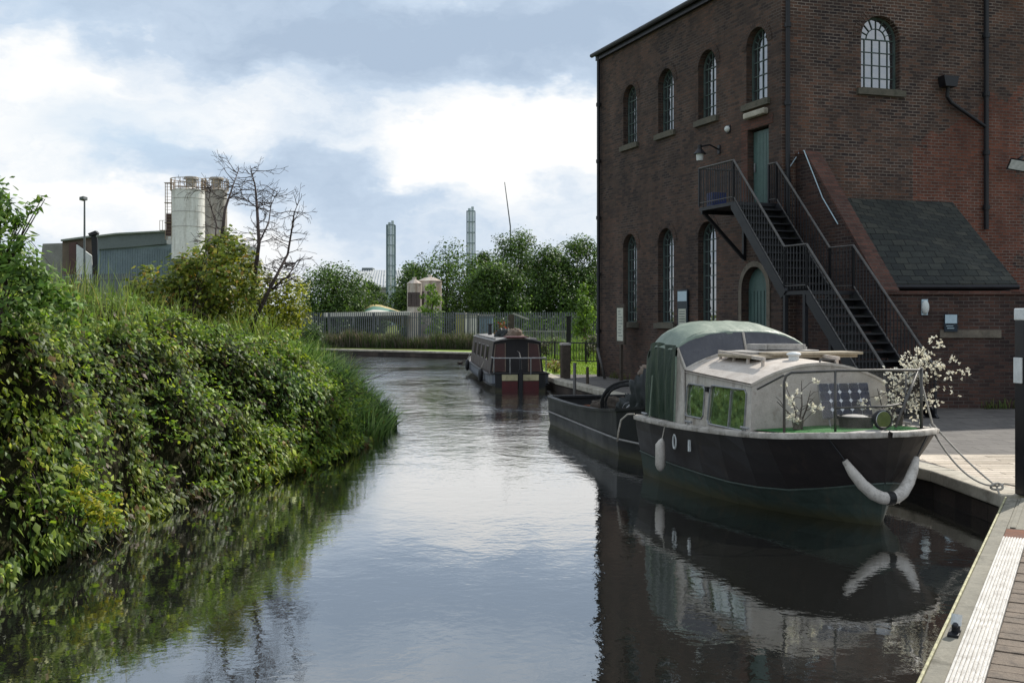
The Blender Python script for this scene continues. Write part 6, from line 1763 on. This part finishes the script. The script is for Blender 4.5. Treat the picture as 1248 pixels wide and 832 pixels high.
# duck
b = G(561, 443.5)
t = thing('duck', 'small dark duck swimming on the water left of the narrowboat', 'duck', b, .3)
m_ = MB()
rows = []
for x, z_, r_, rz_ in ((-.2, .09, .01, .01), (-.15, .08, .06, .04), (-.06, .06, .10, .075), (.05, .055, .105, .08), (.12, .08, .075, .075), (.155, .14, .04, .045), (.17, .19, .036, .04), (.19, .225, .04, .04), (.22, .225, .03, .026), (.25, .215, .012, .008), (.275, .21, .008, .004)):
    rows.append([(x, r_ * math.cos(a), z_ + rz_ * math.sin(a)) for a in np.linspace(0, 2 * PI, 10, endpoint=False)])
m_.loft(rows, closed=True, cap0=True, cap1=True); m_.build('body', M['duck'], t, smooth=True)

# ------------------------------------------------------------------ far fence (palisade)
def palisade(label, pts, h, zg, mat, pitch=.16, post_every=2.75):
    t = thing('palisade_fence', label, 'fence', Vector((*pts[0], zg)))
    pal = MB(); ral = MB()
    for a, b in zip(pts, pts[1:]):
        a, b = Vector((*a, zg)), Vector((*b, zg)); d = b - a; L = d.length; d.normalize(); k = int(L / pitch); nn = Vector((d.y, -d.x, 0))
        for i in range(k):
            q = a + d * (pitch * i); pal.obox(q + Vector((0, 0, h / 2 + .05)), d * .038, nn * .008, (0, 0, h / 2))
        for z_ in (.45, h - .3): ral.beam(a + nn * -.04 + Vector((0, 0, z_)), b + nn * -.04 + Vector((0, 0, z_)), .05, .05)
        np_ = max(1, int(L / post_every))
        for i in range(np_):
            q = a + d * (L * i / np_) - nn * .09; m_ = MB(); m_.beam(q - Vector((0, 0, .2)), q + Vector((0, 0, h + .02)), .06, .1); m_.build('post', M[mat], t, w=True)
    pal.build('pales', M[mat], t, w=True); ral.build('rail', M[mat], t, w=True)
    return t
fp = [((px - 624) / 1300 * Y, Y) for px, Y in ((330, 76.6), (400, 74.6), (570, 70.7), (745, 68.2))]
palisade('long grey steel palisade fence beyond the far bank of the canal', fp, 2.35, .4, 'fence_steel')
fp = [((px - 624) / 1300 * Y, Y) for px, Y in ((60, 62), (180, 60))]
palisade('short grey palisade fence in front of the factory on the left', fp, 2.3, 2.6, 'fence_steel')

# ------------------------------------------------------------------ factory on the left
Yf = 112
def F(px, py, Y=Yf): return P(px, py, Y)
t = thing('factory_shed', 'grey-green corrugated factory shed with brown end bay and white panel for the sunlit gable', 'factory', P(200, 386, Yf) * 1)
def fpoly(pts, mat, name, depth=1.0, Y=Yf, parent=t):
    m_ = MB(); m_.extr([P(px, py, Y) for px, py in pts], (0, depth, 0)); return m_.build(name, M[mat], parent, w=True)
fpoly([(119, 289), (141, 286), (203, 282.5), (203, 297), (160, 301), (119, 304)], 'shed_dark', 'upper_wall', 20)
fpoly([(119, 304.2), (160, 301.2), (215, 297.2), (215, 390), (119, 390)], 'shed_light', 'wall', 19, Yf + .3)
fpoly([(117, 288.8), (141, 285.8), (203, 282.3), (203, 280.6), (141, 283.8), (117, 286.8)], 'shed_roof', 'roof_edge', 20, Yf - .3)
fpoly([(203.3, 282.3), (200, 290), (213, 290), (213, 291), (273, 291), (274, 390), (203.3, 390)], 'shed_dark', 'silo_base_wall', 16, Yf + 2)
fpoly([(76, 294.5), (118, 288.5), (118, 390), (76, 390)], 'shed_brown', 'end_bay', 10, Yf + 6)
fpoly([(74, 294), (118.5, 288), (118.5, 285.8), (74, 291.8)], 'shed_roof', 'roof_edge', 10, Yf + 5.6)
fpoly([(84, 296), (93, 295), (93, 390), (84, 390)], 'shed_red', 'red_panel', .3, Yf + 5.2)
fpoly([(111, 285), (118, 283), (119, 330), (113, 330)], 'black_metal', 'column', .6, Yf + 4)
fpoly([(107, 284.5), (116, 281), (119, 284), (109, 288)], 'black_metal', 'hoist', .6, Yf + 3)
fpoly([(93, 298), (112, 312), (112, 345), (93, 345)], 'white_paint', 'sunlit_gable', .3, Yf + 4.8)  # white colour paints the sunlight on this gable
fpoly([(52, 297), (84, 296), (84, 390), (40, 390)], 'shed_grey', 'low_block', 8, Yf + 9)
# corrugation ribs, standing proud
m_ = MB()
for px in range(122, 214, 3): m_.obox(P(px, 340, Yf + .24), (.02, 0, 0), (0, .04, 0), (0, 0, 3.2))
m_.build('cladding_ribs', M['shed_light'], t, w=True)
def silo(label, px, Y, rpx, top, bot, mat, vent_px):
    c = P(px, bot, Y); r_ = rpx / 1300 * Y; zt_ = P(px, top, Y).z; s_ = thing('silo', label, 'silo', Vector((c.x, c.y, c.z)))
    hgt = zt_ - c.z
    m_ = MB(); m_.cyl((0, 0, 0), r_, -2, hgt, 40); m_.tube([(0, 0, hgt), (0, 0, hgt + .35)], [r_, r_ * .25], 40); m_.build('shell', M[mat], s_)
    m_ = MB()
    for z_ in (hgt * .25, hgt * .55, hgt * .82): m_.tube([((r_ + .01) * math.cos(a), (r_ + .01) * math.sin(a), z_) for a in np.linspace(0, 2 * PI, 40, endpoint=False)], .025, 5, closed=True)
    m_.build('hoop', M['silo_dark'], s_)
    m_ = MB(); N_ = 18
    for z_ in (.15, .6, 1.1): m_.tube([((r_ + .12) * math.cos(a), (r_ + .12) * math.sin(a), hgt + z_) for a in np.linspace(0, 2 * PI, 36, endpoint=False)], .04, 5, closed=True)
    for k in range(N_): a = 2 * PI * k / N_; m_.tube([((r_ + .12) * math.cos(a), (r_ + .12) * math.sin(a), hgt - .1), ((r_ + .12) * math.cos(a), (r_ + .12) * math.sin(a), hgt + 1.12)], .04, 5)
    m_.build('guard_rail', M['rusty_rail'], s_)
    m_ = MB(); vx = (vent_px - px) / 1300 * Y; m_.cyl((vx, 0, 0), .5, hgt, hgt + 1.1, 12); m_.cyl((vx, 0, 0), .78, hgt + 1.1, hgt + 1.35, 12, .7); m_.build('filter', M['silo_dark'], s_)
    return s_
silo('pale stained silo with rusty guard rail, the nearer and lighter of the two', 229.5, 108, 19.5, 232, 292, 'silo', 233)
silo('darker brownish silo partly hidden behind the pale one and the dead tree', 262, 112, 14.5, 232, 292, 'silo_dark', 264)
c = P(206.5, 292, 107.6)
t2 = thing('ladder_tower', 'rusty caged ladder tower on the left side of the pale silo', 'ladder', c)
m_ = MB(); H_ = P(206, 223, 107.6).z - c.z
for x in (-.32, .32):
    for y in (-.3, .3): m_.beam((x, y, 0), (x, y, H_), .06, .06)
m_.build('uprights', M['rusty_rail'], t2); m_ = MB()
for i in range(int(H_ / .33)): m_.beam((-.32, -.3, i * .33), (.32, -.3, i * .33), .03, .03)
for zz in (H_ * .3, H_ * .65, H_): m_.box(-.42, .42, -.4, .4, zz - .05, zz)
m_.build('rungs', M['rusty_rail'], t2); m_ = MB(); m_.box(-.28, .28, -.2, .5, .4, 2.6); m_.build('box', M['shed_red'], t2); m_ = MB(); m_.box(-.9, -.35, -.3, .3, .9, .95)
for x in (-.88, -.6): m_.beam((x, -.3, .95), (x, -.3, 1.9), .04, .04)
m_.beam((-.9, -.3, 1.9), (-.4, -.3, 1.9), .04, .04); m_.build('side_platform', M['rusty_rail'], t2)
# lamp post
b = P(103, 345, 60)
t = thing('street_lamp', 'slim grey lamp post in front of the factory shed', 'lamp post', b)
m_ = MB(); H_ = P(103, 243, 60).z - b.z; m_.tube([(0, 0, -1.5), (0, 0, H_ * .6), (0, 0, H_)], [.07, .055, .045], 10); m_.build('pole', M['fence_steel'], t); m_ = MB(); m_.obox((-.06, 0, H_ + .04), (.12, 0, .03), (0, .3, 0), (0, 0, .09)); m_.build('lamp_head', M['fence_steel'], t, bevel=.02)

# ------------------------------------------------------------------ flues, mast, far roof, yard clutter
def flue(label, px, Y, top):
    b = P(px, 386, Y); b.z = .9; H_ = P(px, top, Y).z - .9; s_ = Y / 200
    t = thing('flue_stack', label, 'chimney', b)
    for x in (-.3, .3):
        m_ = MB(); m_.tube([(x * s_, 0, 0), (x * s_, 0, H_ + (.3 if x > 0 else 0))], .26 * s_, 14); m_.build('flue', M['flue'], t)
    m_ = MB(); q = .74 * s_
    for x, y in ((-q, -q), (q, -q), (q, q), (-q, q)): m_.beam((x, y, 0), (x, y, H_ - .5), .16 * s_, .16 * s_)
    k = int(H_ / 1.9)
    for i in range(k):
        z0 = H_ - .5 - i * 1.9
        cs = [(-q, -q), (q, -q), (q, q), (-q, q)]
        for (x0, y0), (x1, y1) in zip(cs, cs[1:] + cs[:1]):
            m_.beam((x0, y0, z0), (x1, y1, z0), .09, .09)
    m_.build('lattice_frame', M['flue_frame'], t)
    return t
flue('left of the two slender lattice-framed flue stacks, shorter and beyond the factory roof', 476.5, 200, 271)
flue('right of the two slender lattice-framed flue stacks, taller and rising behind the trees', 574, 190, 254)
b = P(622, 386, 130); b.z = .9
t = thing('radio_mast', 'very thin radio mast above the trees beside the mill', 'mast', b); m_ = MB(); m_.tube([(0, 0, 0), (0, 0, P(0, 285, 130).z), P(615, 222, 130) - b], [.14, .09, .05], 6); m_.build('mast', M['fence_steel'], t)
t = thing('far_factory', 'distant pale grey factory roof with a ridge vent between trees and flue', 'factory', P(470, 386, 240))
m_ = MB(); m_.extr([P(423, 349.5, 239), P(522, 349.5, 239), P(505, 329, 262), P(436, 329, 262)], (0, 0, -.2)); m_.build('roof', M['far_roof'], t, w=True)
m_ = MB(); m_.extr([P(421, 386, 239.4), P(421, 350, 239.4), P(524, 350, 239.4), P(524, 386, 239.4)], (0, .5, 0)); m_.build('wall', M['shed_grey'], t, w=True)
m_ = MB(); m_.extr([P(441, 331, 261), P(441, 326.3, 261), P(454, 326.3, 261), P(454, 331, 261)], (0, 4, 0)); m_.build('ridge_vent', M['shed_dark'], t, w=True)
m_ = MB()
for px in range(428, 520, 4): a_ = P(px, 349, 239.2); m_.beam(a_ + Vector((0, 0, .12)), P(472 + (px - 472) * .7, 329.3, 261.6) + Vector((0, 0, .12)), .12, .12)
m_.build('roof_ribs', M['far_roof'], t, w=True)
# storage tanks
def tank(label, px, wpx, top, Y, seed):
    c = P(px, 378, Y); r_ = wpx / 2 / 1300 * Y; H_ = P(px, top, Y).z - c.z; t = thing('storage_tank', label, 'tank', Vector((c.x, c.y, c.z)))
    m_ = MB(); m_.cyl((0, 0, 0), r_, -2.4, H_ - .34, 10); m_.tube([(0, 0, H_ - .34), (0, 0, H_ - .28), (0, 0, H_ - .05), (0, 0, H_)], [r_ * 1.04, r_ * 1.06, r_ * .5, r_ * .3], 10); m_.build('shell', M['tank_tan'], t)
    m_ = MB(); 
    for k in range(3): a = -PI / 2 + (k - 1) * .62; m_.obox((r_ * .98 * math.cos(a), r_ * .98 * math.sin(a), H_ * .35), (-.16 * math.sin(a), .16 * math.cos(a), 0), (.03 * math.cos(a), .03 * math.sin(a), 0), (0, 0, .55))
    m_.build('opening', M['cabin_brown'], t); m_ = MB(); m_.cyl((0, 0, 0), .15, H_ - .05, H_ + .2, 8); m_.build('cap', M['tank_tan'], t)
tank('left and slightly lower of the two pale peeling storage tanks behind the fence', 505, 18, 341, 82, 1)
tank('right taller pale storage tank behind the slender young tree', 524, 29, 338, 84, 2)
# covered mound with stripes
t = thing('striped_tarpaulin', 'yellow, green and white striped tarpaulin mound behind the fence', 'tarpaulin', P(468, 384, 84))
pr = [(440, 381), (446, 374.5), (455, 370.5), (464, 371.5), (474, 374.5), (484, 378), (494, 381)]
for k, (mt, a, c2) in enumerate((('tarp_yellow', 1.0, .55), ('tarp_green', .55, .25), ('tarp_white', .25, 0.0))):
    m_ = MB(); rows = []
    for f in (a, (a + c2) / 2, c2): rows.append([P(px, 384 + (py - 384) * (.05 + .95 * math.sin(PI / 2 * f) ** .8), 84 - 3.4 * (1 - f) + .3 * math.sin(px * .3)) for px, py in pr])
    if k == 0: rows = [[q + Vector((0, 3.5, -1.2)) for q in rows[0]]] + rows
    m_.loft(rows); m_.build('stripe', M[mt], t, w=True, smooth=True)
t = thing('white_hoarding', 'long low pale hoarding lying behind the left part of the fence', 'hoarding', P(440, 384, 80))
m_ = MB(); m_.extr([P(395, 381, 80), P(500, 379, 80), P(500, 384, 80), P(395, 386, 80)], (0, .2, 0)); m_.build('panel', M['tarp_white'], t, w=True)
m_ = MB()
for px in (400, 430, 460, 490): m_.beam(P(px, 396, 80.3), P(px, 384, 80.3), .12, .12)
m_.build('supports', M['fence_steel'], t, w=True)
def cabin(label, px0, px1, top, Y, mat, name='site_cabin', bot=410):
    a, b = P(px0, bot, Y), P(px1, top, Y); t = thing(name, label, 'container', Vector(((a.x + b.x) / 2, Y, a.z)))
    m_ = MB(); m_.extr([(a.x, Y, .4), (b.x, Y, .4), (b.x, Y, b.z), (a.x, Y, b.z)], (0, 2.4, 0)); m_.build('body', M[mat], t, w=True)
    m_ = MB(); m_.extr([(a.x - .1, Y - .1, b.z), (b.x + .1, Y - .1, b.z), (b.x + .1, Y - .1, b.z + .12), (a.x - .1, Y - .1, b.z + .12)], (0, 2.6, 0)); m_.build('roof', M['roof_grey'], t, w=True)
    m_ = MB(); k = max(2, int((b.x - a.x) / .3))
    for i in range(1, k): x = a.x + (b.x - a.x) * i / k; m_.beam((x, Y - .03, .5), (x, Y - .03, b.z - .05), .05, .05)
    m_.build('ribs', M[mat], t, w=True)
cabin('pale yellow site container behind the fence beside the trees', 556, 566, 383, 79, 'cont_yellow')
cabin('pale container with light doors next to the yellow one', 567, 581, 384, 78, 'tarp_white')
cabin('blue-grey container behind the fence right of the pale ones', 584, 600, 385, 80, 'cont_blue')

GROUPS = {'wall_lamp': 'lamps on the mill walls', 'wall_sign': 'signs on the mill walls', 'silo': 'silos of the factory', 'flue_stack': 'slender flue stacks', 'storage_tank': 'storage tanks behind the fence',
          'mooring_rope': 'mooring ropes of the cruiser', 'tyre_fender': 'tyre fenders on the narrowboat', 'blossom_branches': 'blossom sprays around the cruiser bow', 'site_cabin': 'site containers behind the fence',
          'young_tree': 'young trees beyond the canal', 'weedy_shrub': 'weedy shrubs along the iron railing', 'palisade_fence': 'palisade fences', 'roof_bundle': 'bundles on the narrowboat roof'}
for o in list(scene.objects):
    if o.parent is None:
        g = GROUPS.get(o.name.split('.')[0])
        if g and 'label' in o: o['group'] = g
